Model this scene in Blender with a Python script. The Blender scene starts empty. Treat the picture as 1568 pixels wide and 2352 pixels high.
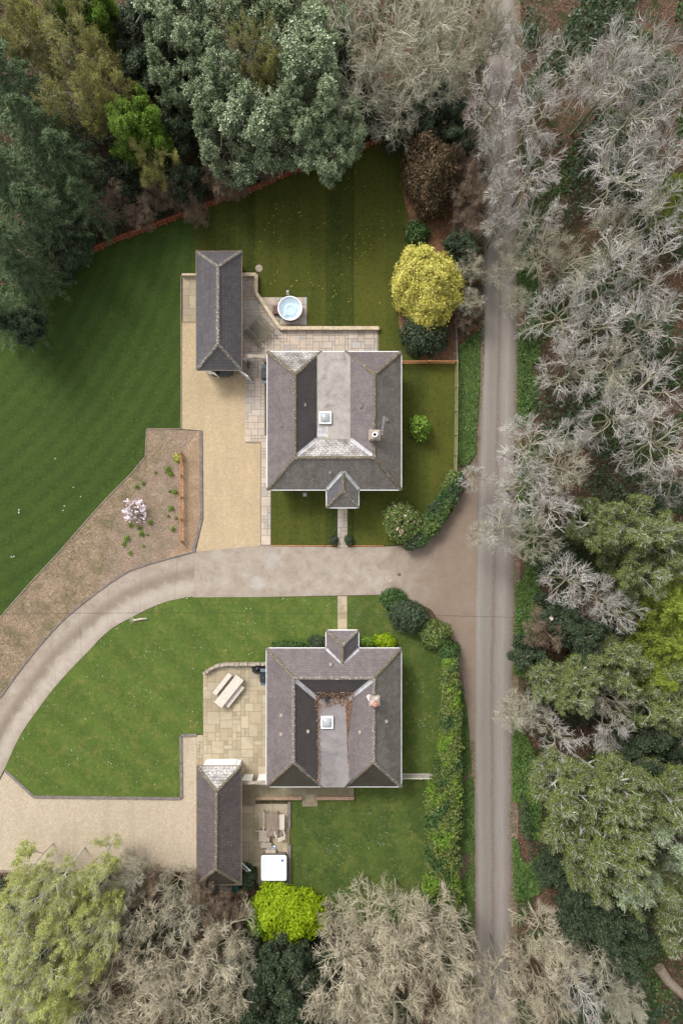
import bpy, bmesh, math, random
import numpy as np
from mathutils import Vector
R = math.radians
# ---------------------------------------------------------------- camera, world, sun, exposure
H = 62.0; S = 28.0                      # camera height (m); plan scale used to read positions off the survey photo
scn = bpy.context.scene
col = scn.collection
cd = bpy.data.cameras.new('camera'); cam = bpy.data.objects.new('camera', cd); col.objects.link(cam)
cam.location = (0, 0, H); cam.rotation_euler = (0, 0, 0)
cd.sensor_fit = 'VERTICAL'; cd.sensor_height = 24; cd.lens = 12 / (42.0 / H); cd.clip_end = 1000
scn.camera = cam
SUN_AZ = R(-38); SUN_EL = R(48)
w = bpy.data.worlds.new('World'); scn.world = w; w.use_nodes = True
nt = w.node_tree; bg = nt.nodes['Background']
sky = nt.nodes.new('ShaderNodeTexSky'); sky.sky_type = 'NISHITA'; sky.sun_disc = False
sky.sun_elevation = SUN_EL; sky.sun_rotation = SUN_AZ; sky.dust_density = 4.0; sky.air_density = 1.0
hs = nt.nodes.new('ShaderNodeHueSaturation'); hs.inputs['Saturation'].default_value = 0.08
nt.links.new(sky.outputs[0], hs.inputs['Color']); nt.links.new(hs.outputs[0], bg.inputs[0]); bg.inputs[1].default_value = 0.15
sd = bpy.data.lights.new('sun', 'SUN'); so = bpy.data.objects.new('sun', sd); col.objects.link(so)
sd.energy = 1.25; sd.angle = R(16); sd.color = (1.0, 0.95, 0.88)
sv = Vector((math.sin(SUN_AZ) * math.cos(SUN_EL), math.cos(SUN_AZ) * math.cos(SUN_EL), math.sin(SUN_EL)))
so.rotation_euler = sv.to_track_quat('Z', 'Y').to_euler(); so.location = (0, 0, 90)
scn.view_settings.view_transform = 'Standard'; scn.view_settings.look = 'None'
scn.view_settings.exposure = 0.7; scn.view_settings.gamma = 1
scn.cycles.max_bounces = 5; scn.cycles.diffuse_bounces = 3; scn.cycles.glossy_bounces = 2
scn.cycles.transmission_bounces = 3; scn.cycles.transparent_max_bounces = 4

def P(x, y, z=0.0):
    k = (H - z) / (H * S)
    return ((x - 784) * k, (1176 - y) * k, z)
def L(px, z=0.0): return px / S * (H - z) / H

# ---------------------------------------------------------------- materials
def lin(c): return tuple(((v / 255) / 12.92 if v / 255 <= .04045 else (((v / 255) + .055) / 1.055) ** 2.4) for v in c)
class NT:
    def __init__(s, name):
        s.m = bpy.data.materials.new(name); s.m.use_nodes = True; s.t = s.m.node_tree
        s.b = s.t.nodes['Principled BSDF']
    def n(s, t, **k):
        o = s.t.nodes.new(t)
        for a, v in k.items(): setattr(o, a, v)
        return o
    def l(s, a, b): s.t.links.new(a, b)
    def pos(s): return s.n('ShaderNodeNewGeometry').outputs['Position']
    def obj(s): return s.n('ShaderNodeTexCoord').outputs['Object']
    def uv(s): return s.n('ShaderNodeTexCoord').outputs['UV']
    def noise(s, vec, scale, detail=3, rough=.6, dist=0):
        o = s.n('ShaderNodeTexNoise'); s.l(vec, o.inputs['Vector'])
        o.inputs['Scale'].default_value = scale; o.inputs['Detail'].default_value = detail
        o.inputs['Roughness'].default_value = rough; o.inputs['Distortion'].default_value = dist
        return o.outputs['Fac']
    def ramp(s, fac, stops, interp='LINEAR'):
        o = s.n('ShaderNodeValToRGB'); o.color_ramp.interpolation = interp; s.l(fac, o.inputs[0])
        e = o.color_ramp.elements
        while len(e) < len(stops): e.new(.5)
        for i, (p, c) in enumerate(stops):
            e[i].position = p; e[i].color = (*c, 1) if len(c) == 3 else c
        return o.outputs[0]
    def mix(s, fac, a, b, mode='MIX'):
        o = s.n('ShaderNodeMix', data_type='RGBA', blend_type=mode)
        for v, i in ((fac, 0), (a, 6), (b, 7)):
            if hasattr(v, 'links') or hasattr(v, 'is_linked'): s.l(v, o.inputs[i])
            else: o.inputs[i].default_value = v if i == 0 else ((*v, 1) if len(v) == 3 else v)
        return o.outputs[2]
    def math(s, op, a, b=None):
        o = s.n('ShaderNodeMath', operation=op)
        for v, i in ((a, 0), (b, 1)):
            if v is None: continue
            if hasattr(v, 'is_linked'): s.l(v, o.inputs[i])
            else: o.inputs[i].default_value = v
        return o.outputs[0]
    def rng(s, v, a, b, c=0., d=1.):
        o = s.n('ShaderNodeMapRange'); s.l(v, o.inputs[0])
        for i, q in enumerate((a, b, c, d)): o.inputs[i + 1].default_value = q
        return o.outputs[0]
    def bump(s, h, strength=.4, dist=.03):
        o = s.n('ShaderNodeBump'); s.l(h, o.inputs['Height']); o.inputs['Strength'].default_value = strength
        o.inputs['Distance'].default_value = dist; s.l(o.outputs[0], s.b.inputs['Normal'])
    def done(s, c, rough=.8, spec=.3):
        if hasattr(c, 'is_linked'): s.l(c, s.b.inputs['Base Color'])
        else: s.b.inputs['Base Color'].default_value = (*c, 1)
        s.b.inputs['Roughness'].default_value = rough; s.b.inputs['Specular IOR Level'].default_value = spec
        return s.m
G3 = lambda v: (v, v, v)

def m_plain(name, c, rough=.6, spec=.4, var=.25, scale=6., metal=0.):
    t = NT(name); p = t.obj()
    f = t.noise(p, scale, 4)
    d = tuple(v * (1 - var) for v in c); e = tuple(min(1, v * (1 + var)) for v in c)
    t.b.inputs['Metallic'].default_value = metal
    return t.done(t.ramp(f, [(.3, d), (.7, e)]), rough, spec)

def m_gravel(name, c1, c2, c3):
    t = NT(name); p = t.pos()
    v = t.n('ShaderNodeTexVoronoi'); t.l(p, v.inputs['Vector']); v.inputs['Scale'].default_value = 20
    s_ = t.n('ShaderNodeSeparateColor'); t.l(v.outputs['Color'], s_.inputs[0])
    base = t.ramp(s_.outputs[0], [(0, c1), (.5, c2), (1, c3)])
    big = t.noise(p, .35, 5, .65); base = t.mix(t.rng(big, .35, .7, 0, .45), base, tuple(q * .72 for q in c2))
    f2 = t.noise(p, 4, 4, .7); base = t.mix(t.rng(f2, .35, .7, 0, .35), base, tuple(min(1, q * 1.2) for q in c3))
    mp = t.n('ShaderNodeMapping'); mp.inputs['Scale'].default_value = (1, .18, 1); t.l(p, mp.inputs[0]); base = t.mix(t.rng(t.noise(mp.outputs[0], .9, 5, .6), .48, .7, 0, .3), base, tuple(q * .68 for q in c2))
    base = t.mix(t.rng(t.noise(p, 9, 5, .85), .52, .68, 0, .35), base, tuple(q * .6 for q in c2)); t.bump(v.outputs['Distance'], .6, .03)
    return t.done(base, .95, .2)

def m_lawn(name, dark, light, mode, yellow=(.16, .17, .03), yel=.25):
    t = NT(name); p = t.pos(); sp = t.n('ShaderNodeSeparateXYZ'); t.l(p, sp.inputs[0])
    n1 = t.noise(p, 1.1, 6, .7); n2 = t.noise(p, 16, 5, .75); n3 = t.noise(p, .22, 4, .6)
    if mode == 'x':
        a = t.math('MULTIPLY', sp.outputs[0], 2 * math.pi / 1.72); s1 = t.math('SINE', a)
        st = t.rng(s1, -.35, .35)
        br = t.n('ShaderNodeMapRange'); t.l(sp.outputs[0], br.inputs[0])
        o = t.n('ShaderNodeValToRGB'); o.color_ramp.interpolation = 'CONSTANT'
        t.l(t.rng(sp.outputs[0], P(400, 0)[0], P(1100, 0)[0]), o.inputs[0])
        e = o.color_ramp.elements
        stp = [(0, .35), ((545 - 400) / 700, .1), ((585 - 400) / 700, .6), ((746 - 400) / 700, .1), ((812 - 400) / 700, 1.), ((885 - 400) / 700, .55), ((935 - 400) / 700, .5), ((985 - 400) / 700, .85)]
        while len(e) < len(stp): e.new(.5)
        for i, (q, v) in enumerate(stp): e[i].position = q; e[i].color = (v, v, v, 1)
        st = t.math('ADD', t.math('MULTIPLY', st, .30), t.math('MULTIPLY', o.outputs[0], 1.5))
    elif mode == 'ring':
        cx, cy, _ = P(-420, 300)
        dx = t.math('SUBTRACT', sp.outputs[0], cx); dy = t.math('SUBTRACT', sp.outputs[1], cy)
        d = t.math('SQRT', t.math('ADD', t.math('MULTIPLY', dx, dx), t.math('MULTIPLY', t.math('MULTIPLY', dy, dy), .75)))
        d = t.math('ADD', d, t.math('MULTIPLY', n1, .5))
        st = t.rng(t.math('SINE', t.math('MULTIPLY', d, 2 * math.pi / 1.25)), -1, 1, .3, .75)
    else:
        ang = mode
        u = t.math('ADD', t.math('MULTIPLY', sp.outputs[0], math.cos(ang)), t.math('MULTIPLY', sp.outputs[1], math.sin(ang)))
        u = t.math('ADD', u, t.math('MULTIPLY', n1, 1.2))
        st = t.rng(t.math('SINE', t.math('MULTIPLY', u, 2 * math.pi / 2.4)), -1, 1, .3, .7)
    f = t.math('ADD', t.math('MULTIPLY', st, .55), t.math('MULTIPLY', t.rng(n2, .25, .75), .45))
    c = t.mix(f, dark, light)
    c = t.mix(t.rng(n1, .48, .72, 0, yel), c, yellow)
    c = t.mix(t.rng(n3, .35, .75, 0, .35), c, dark)
    n4 = t.noise(p, 3.2, 5, .8, .5); c = t.mix(t.rng(n4, .36, .5, .55, 0), c, dark)
    n5 = t.noise(p, 5.0, 4, .7); c = t.mix(t.rng(n5, .56, .7, 0, .5), c, tuple(min(.6, q * 1.55) for q in light))
    t.bump(n2, .8, .05)
    return t.done(c, .9, .1)

def m_soil(name, a, b, c_, chips=22., green=None, gfac=0.):
    t = NT(name); p = t.pos()
    v = t.n('ShaderNodeTexVoronoi'); t.l(p, v.inputs['Vector']); v.inputs['Scale'].default_value = chips
    s_ = t.n('ShaderNodeSeparateColor'); t.l(v.outputs['Color'], s_.inputs[0])
    c = t.ramp(s_.outputs[0], [(0, a), (.55, b), (1, c_)])
    n = t.noise(p, .9, 6, .7); c = t.mix(t.rng(n, .4, .7, 0, .6), c, a)
    if green: c = t.mix(t.rng(t.noise(p, .6, 6, .75, .6), .47, .62, 0, gfac), c, green)
    t.bump(v.outputs['Distance'], .9, .04)
    return t.done(c, .95, .1)

def m_tile(name, c1, c2, mortar, moss=(.10, .085, .03), mossf=.2, white=0., rough=.55, wd=.26, hg=.2, streak=.4):
    t = NT(name); uv = t.uv()
    b = t.n('ShaderNodeTexBrick'); t.l(uv, b.inputs['Vector']); b.inputs['Scale'].default_value = 1
    b.inputs['Brick Width'].default_value = wd; b.inputs['Row Height'].default_value = hg
    b.inputs['Mortar Size'].default_value = .02; b.inputs['Mortar Smooth'].default_value = .3
    b.inputs['Color1'].default_value = (*c1, 1); b.inputs['Color2'].default_value = (*c2, 1); b.inputs['Mortar'].default_value = (*mortar, 1)
    c = b.outputs['Color']
    mp = t.n('ShaderNodeMapping'); mp.inputs['Scale'].default_value = (2.2, .35, 1); t.l(uv, mp.inputs[0])
    st = t.noise(mp.outputs[0], .9, 7, .75)
    c = t.mix(t.rng(st, .4, .75, 0, streak), c, tuple(q * 1.9 for q in c1))
    st2 = t.noise(mp.outputs[0], 2.7, 5, .7); c = t.mix(t.rng(st2, .5, .75, 0, streak), c, tuple(q * .45 for q in c1))
    ms = t.noise(uv, 1.1, 6, .75); c = t.mix(t.rng(ms, .56, .66, 0, mossf), c, moss)
    bl = t.noise(uv, .55, 6, .7, .6); c = t.mix(t.rng(bl, .46, .66, 0, .45), c, tuple(q * .55 for q in c1)); bl2 = t.noise(uv, 1.7, 6, .75); c = t.mix(t.rng(bl2, .52, .68, 0, .4), c, (c1[0] * 1.5, c1[1] * 1.5, c1[2] * 1.38))
    sp = t.noise(uv, 9, 3, .6); c = t.mix(t.rng(sp, .66, .72, 0, .45), c, G3(.42))
    if white:  # whitish sky sheen painted into the tile colour, broken up by noise
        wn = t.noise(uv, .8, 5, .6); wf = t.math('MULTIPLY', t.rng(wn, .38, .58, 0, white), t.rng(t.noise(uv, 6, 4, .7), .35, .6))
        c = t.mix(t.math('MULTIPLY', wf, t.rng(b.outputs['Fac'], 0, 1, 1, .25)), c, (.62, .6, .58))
    t.bump(b.outputs['Fac'], -.7, .02)
    return t.done(c, rough, .45)

def m_leaf(name, a, b, c_, rough=.55, spec=.3, trans=.0, clump=.9):
    t = NT(name); gi = t.n('ShaderNodeNewGeometry').outputs['Random Per Island']
    c = t.ramp(gi, [(0, a), (.6, b), (1, c_)])
    n = t.noise(t.obj(), clump, 3, .6); c = t.mix(t.rng(n, .35, .68, 0, .6), c, a)
    oi = t.n('ShaderNodeObjectInfo').outputs['Random']
    c = t.mix(t.rng(oi, 0, 1, 0, .35), c, b)
    if trans:
        t.done(c, rough, spec)
        tr = t.n('ShaderNodeBsdfTranslucent'); t.l(c, tr.inputs[0]); mx = t.n('ShaderNodeMixShader'); mx.inputs[0].default_value = trans
        t.l(t.b.outputs[0], mx.inputs[1]); t.l(tr.outputs[0], mx.inputs[2])
        t.l(mx.outputs[0], t.t.nodes['Material Output'].inputs[0]); return t.m
    return t.done(c, rough, spec)

def m_bark(name, a, b, rough=.8):
    t = NT(name); n = t.noise(t.obj(), 1.2, 5, .7); gi = t.n('ShaderNodeNewGeometry').outputs['Random Per Island']
    c = t.ramp(t.math('ADD', t.math('MULTIPLY', gi, .5), t.math('MULTIPLY', n, .5)), [(.3, a), (.65, b), (.85, tuple(min(.8, q * 1.25) for q in b))])
    oi = t.n('ShaderNodeObjectInfo').outputs['Random']; c = t.mix(t.rng(oi, 0, 1, 0, .4), c, a)
    return t.done(c, rough, .2)

M = {}
M['floor'] = m_soil('woodland_floor', (.045, .034, .024), (.11, .07, .048), (.19, .12, .085), 12, (.03, .045, .015), .9)
M['lawn_left'] = m_lawn('grass_left', (.023, .043, .010), (.060, .095, .020), 'ring', (.07, .10, .015), .4)
M['lawn_top'] = m_lawn('grass_top', (.020, .036, .008), (.085, .090, .016), 'x', (.10, .09, .02), .4)
M['lawn_low'] = m_lawn('grass_low', (.042, .074, .015), (.120, .168, .034), .9, (.19, .17, .05), .7)
M['lawn_low2'] = m_lawn('grass_low_east', (.035, .06, .014), (.10, .135, .03), .1, (.17, .16, .05), .65)
M['gravel'] = m_gravel('gravel_gold', (.33, .25, .155), (.41, .315, .195), (.50, .395, .26))
M['gravel2'] = m_gravel('gravel_pale', (.31, .25, .18), (.40, .33, .24), (.50, .42, .32))
M['bark'] = m_soil('bark_mulch', (.24, .16, .10), (.40, .28, .185), (.54, .40, .28), 20)
M['lf_chip'] = m_leaf('bark_chip', (.24, .15, .09), (.42, .29, .19), (.56, .42, .30), .8, .1)
M['bark2'] = m_soil('bark_mulch_dark', (.09, .045, .025), (.22, .12, .065), (.36, .22, .13), 20)
M['soil'] = m_soil('soil_bed', (.17, .12, .085), (.29, .215, .16), (.40, .31, .245), 18, (.12, .12, .06), .35)
M['brush'] = m_soil('dry_brush', (.15, .11, .07), (.28, .205, .14), (.39, .30, .215), 16, (.10, .095, .045), .6)
M['verge'] = m_soil('verge_earth', (.10, .07, .05), (.21, .15, .115), (.30, .23, .18), 14, (.05, .08, .02), .5)
def m_road():
    t = NT('lane_asphalt'); p = t.pos(); uv = t.n('ShaderNodeSeparateXYZ'); t.l(t.uv(), uv.inputs[0])
    a = t.math('ADD', uv.outputs[0], t.math('MULTIPLY', t.math('SUBTRACT', t.noise(p, .5, 4), .5), .10))
    c = t.ramp(a, [(0, (0.099, 0.072, 0.053)), (.05, (0.152, 0.125, 0.106)), (.15, (0.258, 0.232, 0.205)), (.30, (0.190, 0.171, 0.152)), (.42, (0.205, 0.179, 0.156)),
                   (.52, (0.182, 0.156, 0.133)), (.62, (0.228, 0.201, 0.179)), (.74, (0.266, 0.239, 0.213)), (.86, (0.190, 0.167, 0.152)), (.95, (0.160, 0.129, 0.110)), (1, (0.106, 0.068, 0.053))])
    mp = t.n('ShaderNodeMapping'); mp.inputs['Scale'].default_value = (3, .25, 1); t.l(p, mp.inputs[0])
    n = t.noise(mp.outputs[0], 1.5, 6, .75); c = t.mix(t.rng(n, .35, .72, 0, .4), c, (0.129, 0.110, 0.095))
    n2 = t.noise(p, 30, 4, .8); c = t.mix(t.rng(n2, .4, .7, 0, .3), c, (0.319, 0.296, 0.274))
    n3 = t.noise(p, 7, 6, .85); c = t.mix(t.rng(n3, .5, .66, 0, .45), c, (.13, .10, .075)); n5 = t.noise(mp.outputs[0], 6, 6, .8); c = t.mix(t.rng(n5, .5, .7, 0, .35), c, (.30, .265, .22))
    d5 = t.math('ABSOLUTE', t.math('SUBTRACT', a, .5)); c = t.mix(t.math('MULTIPLY', t.rng(d5, .0, .07, .8, 0), t.rng(n3, .4, .6)), c, (.12, .085, .06))
    t.bump(n2, .4, .01); return t.done(c, .85, .25)
M['road'] = m_road()
def m_drive(name, gritty, stain):
    t = NT(name); p = t.pos(); n = t.noise(p, 1.1, 7, .7, .4); n2 = t.noise(p, 24, 4, .8); n4 = t.noise(p, .3, 5, .7)
    c = t.ramp(n, [(.3, (0.200, 0.159, 0.126)), (.5, (0.296, 0.248, 0.204)), (.7, (0.370, 0.326, 0.277))])
    c = t.mix(t.rng(n4, .45, .65, 0, .5), c, (0.237, 0.178, 0.130))
    c = t.mix(t.rng(n2, .4, .7, 0, gritty), c, (0.414, 0.370, 0.326))
    if stain:
        uv = t.n('ShaderNodeSeparateXYZ'); t.l(t.uv(), uv.inputs[0])
        d = t.math('ABSOLUTE', t.math('SUBTRACT', t.math('ADD', uv.outputs[0], t.math('MULTIPLY', t.math('SUBTRACT', n, .5), .3)), .47))
        c = t.mix(t.rng(d, .04, .2, .6, 0), c, (0.148, 0.115, 0.085))
        c = t.mix(t.rng(t.math('ABSOLUTE', t.math('SUBTRACT', uv.outputs[0], .78)), .04, .22, .4, 0), c, (0.444, 0.400, 0.348))
        fr = t.math('FRACT', uv.outputs[1]); c = t.mix(t.rng(t.math('ABSOLUTE', t.math('SUBTRACT', fr, .5)), .0, .012, .5, 0), c, (0.096, 0.074, 0.059))
    else:
        for (x, y, rr, cc) in ((592, 1340, 16, (0.444, 0.444, 0.429)), (622, 1284, 22, (0.385, 0.370, 0.348)), (498, 1276, 14, (0.414, 0.370, 0.318)), (893, 1330, 9, (0.222, 0.178, 0.133))):
            q = P(x, y); vm = t.n('ShaderNodeVectorMath', operation='DISTANCE'); t.l(p, vm.inputs[0]); vm.inputs[1].default_value = q
            dd = t.math('ADD', vm.outputs['Value'], t.math('MULTIPLY', t.math('SUBTRACT', t.noise(p, 2.5, 5, .7), .5), 1.1))
            c = t.mix(t.rng(dd, L(rr) * .6, L(rr) * 1.2, .4, 0), c, cc)
        sp = t.n('ShaderNodeSeparateXYZ'); t.l(p, sp.inputs[0])
        e = t.math('ADD', sp.outputs[0], t.math('MULTIPLY', t.math('SUBTRACT', n4, .5), 6))
        c = t.mix(t.rng(e, P(860, 0)[0], P(1010, 0)[0], 0, .75), c, (0.170, 0.122, 0.089))
    n7 = t.noise(p, 6, 6, .85); c = t.mix(t.rng(n7, .5, .68, 0, .4), c, (0.217, 0.157, 0.105)); c = t.mix(t.rng(t.noise(p, 11, 5, .8), .56, .7, 0, .4), c, (0.479, 0.400, 0.310))
    t.bump(n2, .35, .015); return t.done(c, .9, .2)
M['drive'] = m_drive('drive_concrete', .25, True)
M['drive2'] = m_drive('drive_gritty', .45, False)
def m_slab(name, a, b, c_, d):
    t = NT(name); gi = t.n('ShaderNodeNewGeometry').outputs['Random Per Island']; p = t.pos()
    c = t.ramp(gi, [(0, a), (.35, b), (.7, c_), (1, d)])
    n = t.noise(p, 2.5, 6, .7); c = t.mix(t.rng(n, .45, .75, 0, .4), c, tuple(q * .6 for q in b))
    c = t.mix(t.rng(t.noise(p, .4, 4, .6), .5, .7, 0, .35), c, tuple(q * .55 for q in b))
    t.bump(n, .2, .01); return t.done(c, .8, .3)
M['slab1'] = m_slab('sandstone_pink', (0.344, 0.303, 0.279), (0.426, 0.353, 0.287), (0.492, 0.402, 0.328), (0.361, 0.353, 0.336))
M['slab2'] = m_slab('sandstone_buff', (0.295, 0.238, 0.156), (0.369, 0.303, 0.205), (0.435, 0.361, 0.254), (0.328, 0.279, 0.205))
M['slab3'] = m_slab('sandstone_mossy', (0.180, 0.148, 0.090), (0.230, 0.193, 0.123), (0.271, 0.230, 0.156), (0.205, 0.180, 0.127))
M['joint'] = m_plain('paving_joint', (.20, .16, .12), .9)
M['joint2'] = m_plain('paving_joint_green', (.23, .19, .12), .9)
M['purple'] = m_tile('slate_purple', (.125, .104, .106), (.172, .144, .146), (.075, .06, .062), mossf=.15, streak=.35)
M['weather'] = m_tile('slate_weathered', (.14, .126, .114), (.22, .197, .178), (.06, .052, .045), mossf=.35, streak=.55)
M['dark'] = m_tile('slate_dark', (.045, .041, .043), (.058, .052, .054), (.085, .055, .04), mossf=.2, streak=.3, wd=.4, hg=.26)
M['glare'] = m_tile('slate_glare', (.14, .12, .11), (.22, .195, .185), (.05, .043, .04), mossf=.2, white=.95, streak=.4, wd=.3, hg=.24)  # slate for north-facing slopes, pale sky glare painted into its colour
M['garage'] = m_tile('slate_garage', (.080, .073, .080), (.118, .108, .116), (.05, .045, .048), mossf=.05, streak=.35, wd=.2, hg=.3)
M['garage2'] = m_tile('tile_mossy', (.085, .070, .070), (.135, .11, .108), (.035, .028, .025), mossf=.5, streak=.45, moss=(.07, .04, .025), wd=.22, hg=.26)
M['garage3'] = m_tile('tile_green', (.055, .048, .038), (.07, .06, .045), (.035, .03, .02), mossf=.9, streak=.4, moss=(.085, .075, .02))
def m_ridge(name, a, b, hi, thr):
    t = NT(name); p = t.obj(); n = t.noise(p, 5, 5, .75); n2 = t.noise(p, 8, 4, .8)
    c = t.ramp(n, [(.35, a), (.65, b)]); c = t.mix(t.rng(n2, thr, thr + .07), c, hi)
    t.bump(n2, .6, .03); return t.done(c, .85, .2)
M['ridge'] = m_ridge('ridge_mossy', (.09, .07, .045), (.17, .145, .11), (.40, .38, .33), .56)
M['ridge_w'] = m_ridge('ridge_white', (.10, .085, .07), (.20, .175, .15), (.52, .5, .45), .54)
M['lead'] = m_plain('lead_flashing', (.40, .40, .41), .5, .5, .3, 3)
def m_flat(name, base, dirty):
    t = NT(name); p = t.obj(); n = t.noise(p, .6, 6, .7, .8); n2 = t.noise(p, 3, 6, .75)
    c = t.ramp(n, [(.3, dirty), (.48, base), (.7, tuple(q * 1.25 for q in base))]); c = t.mix(t.rng(n2, .45, .75, 0, .45), c, dirty)
    return t.done(c, .6, .4)
M['flat1'] = m_flat('flat_roof_grey', (.31, .285, .26), (.15, .125, .10))
M['flat2'] = m_flat('flat_roof_dark', (.22, .20, .20), (.14, .125, .125))
M['white'] = m_plain('white_paint', (.78, .78, .78), .5, .4, .05)
M['render'] = m_plain('white_render', (.72, .71, .68), .8, .2, .08)
M['cream'] = m_plain('stone_wall', (.42, .36, .28), .9, .2, .2, 3)
M['buffbrick'] = m_plain('buff_brick', (.52, .42, .29), .85, .2, .3, 5)
M['redbrick'] = m_plain('red_brick', (.31, .215, .15), .85, .2, .3, 5)
M['stone'] = m_plain('grey_stone', (.33, .28, .23), .9, .2, .3, 4)
M['sleeper'] = m_plain('sleeper', (.17, .145, .135), .85, .2, .3, 3)
M['wood_or'] = m_plain('orange_timber', (.42, .20, .085), .75, .2, .3, 4)
M['wood_red'] = m_plain('red_timber', (.30, .095, .045), .75, .2, .35, 2)
M['wood_pale'] = m_plain('pale_timber', (.55, .50, .44), .7, .2, .12, 5)
M['wood_green'] = m_plain('mossy_timber', (.125, .115, .08), .8, .2, .25, 5)
M['wood_brown'] = m_plain('brown_timber', (.235, .185, .145), .8, .2, .3, 5)
M['trellis'] = m_plain('trellis_timber', (.27, .25, .13), .8, .2, .3, 4)
M['black'] = m_plain('black_metal', (.018, .02, .024), .35, .5, .2)
M['bag'] = m_plain('black_plastic', (.008, .008, .01), .3, .6, .2)
M['grey'] = m_plain('grey_metal', (.25, .27, .29), .4, .5, .2, metal=.3)
M['carpaint'] = m_plain('car_paint', (.028, .030, .035), .25, .6, .1)
M['glass'] = m_plain('dark_glass', (.03, .035, .04), .08, .8, .1)
M['dome'] = m_plain('dome_acrylic', (.34, .36, .37), .12, .7, .1, 1.5)
M['water'] = m_plain('tub_water', (.42, .62, .74), .06, .6, .06, 2)
M['tubwhite'] = m_plain('tub_shell', (.80, .84, .87), .2, .5, .03)
M['tubpale'] = m_plain('tub_inner', (.72, .80, .83), .15, .5, .03, 1)
M['tubbrown'] = m_plain('tub_cabinet', (.22, .11, .07), .6, .3, .2)
M['stepbrown'] = m_plain('step_brown', (.13, .065, .055), .6, .3, .15)
M['blue'] = m_plain('blue_plastic', (.03, .08, .35), .4, .5, .1)
M['teal'] = m_plain('teal_sheet', (.01, .10, .095), .5, .4, .1)
M['felt'] = m_plain('blue_grey_felt', (.13, .16, .18), .8, .2, .15)
M['terra'] = m_plain('terracotta', (.50, .20, .14), .7, .2, .1)
M['hole'] = m_plain('soot', (.006, .006, .006), .95, .1, .1)
M['pole'] = m_plain('pole_timber', (.42, .38, .32), .8, .2, .2)
# tree materials
M['tw_white'] = m_bark('twigs_white', (.30, .275, .24), (.82, .785, .74))
M['tw_grey'] = m_bark('twigs_grey', (.30, .285, .20), (.66, .625, .51))
M['tw_cream'] = m_bark('twigs_cream', (.36, .31, .215), (.72, .64, .49))
M['tw_brown'] = m_bark('twigs_brown', (.18, .13, .09), (.38, .29, .21))
M['tw_olive'] = m_bark('twigs_olive', (.13, .11, .05), (.27, .23, .12))
M['limb'] = m_bark('limbs_mossy', (.20, .19, .12), (.42, .39, .30))
M['limb_white'] = m_bark('limbs_white', (.40, .38, .33), (.68, .66, .60))
M['lf_holm'] = m_leaf('leaves_blue_green', (.075, .12, .05), (.24, .31, .155), (.60, .66, .43), .35, .6)
M['lf_dark'] = m_leaf('leaves_dark', (.020, .032, .015), (.045, .068, .032), (.095, .13, .06), .5, .3)
M['lf_cedar'] = m_leaf('needles_dark', (.038, .066, .028), (.095, .14, .062), (.20, .26, .13), .6, .2)
M['lf_olive'] = m_leaf('leaves_olive', (.17, .18, .04), (.35, .34, .09), (.50, .46, .18), .6, .2, .2)
M['lf_green'] = m_leaf('leaves_green', (.07, .13, .015), (.17, .29, .035), (.30, .44, .07), .6, .2, .2)
M['lf_lime'] = m_leaf('leaves_lime', (.13, .20, .004), (.30, .42, .008), (.44, .55, .03), .6, .2, .25)
M['lf_pine'] = m_leaf('needles_green', (.06, .085, .02), (.15, .19, .045), (.28, .31, .11), .6, .2)
M['lf_larch'] = m_leaf('needles_larch', (.10, .14, .015), (.23, .29, .035), (.36, .42, .08), .6, .2, .15)
M['lf_birch'] = m_leaf('leaves_birch', (.26, .30, .05), (.50, .54, .13), (.70, .70, .27), .6, .2, .25)
M['lf_gold'] = m_leaf('sprays_gold', (.28, .27, .03), (.60, .54, .12), (.80, .72, .27), .6, .2, .15)
M['lf_copper'] = m_leaf('sprays_copper', (.035, .03, .015), (.085, .062, .03), (.32, .18, .105), .6, .2)
M['lf_ivy'] = m_leaf('ivy', (.018, .045, .010), (.05, .10, .022), (.11, .18, .05), .5, .3)
M['lf_hedge'] = m_leaf('hedge_leaves', (.045, .07, .018), (.12, .17, .035), (.24, .28, .08), .55, .3)
M['lf_flower'] = m_leaf('camellia_petals', (.55, .32, .28), (.72, .50, .45), (.85, .72, .66), .6, .2)
M['lf_magnolia'] = m_leaf('magnolia_petals', (.62, .50, .58), (.80, .72, .78), (.90, .86, .88), .6, .2)
M['lf_yellow'] = m_leaf('fallen_yellow', (.30, .25, .03), (.50, .42, .06), (.62, .55, .20), .7, .2)
M['lf_white'] = m_leaf('daisies', (.35, .42, .33), (.50, .56, .46), (.75, .77, .70), .7, .2)
M['lf_litter'] = m_leaf('leaf_litter', (.07, .035, .02), (.17, .085, .05), (.32, .20, .13), .8, .1)
M['lf_dry'] = m_leaf('dry_grass', (.07, .07, .03), (.20, .16, .09), (.34, .27, .17), .8, .1)
M['lf_verge'] = m_leaf('verge_leaves', (.035, .07, .014), (.085, .15, .03), (.17, .24, .06), .55, .3)
M['lf_roof'] = m_leaf('roof_litter', (.13, .075, .045), (.28, .165, .10), (.44, .30, .20), .8, .1)
M['lf_rust'] = m_leaf('rust_leaves', (.12, .05, .025), (.25, .11, .05), (.36, .18, .09), .8, .1)

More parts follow.
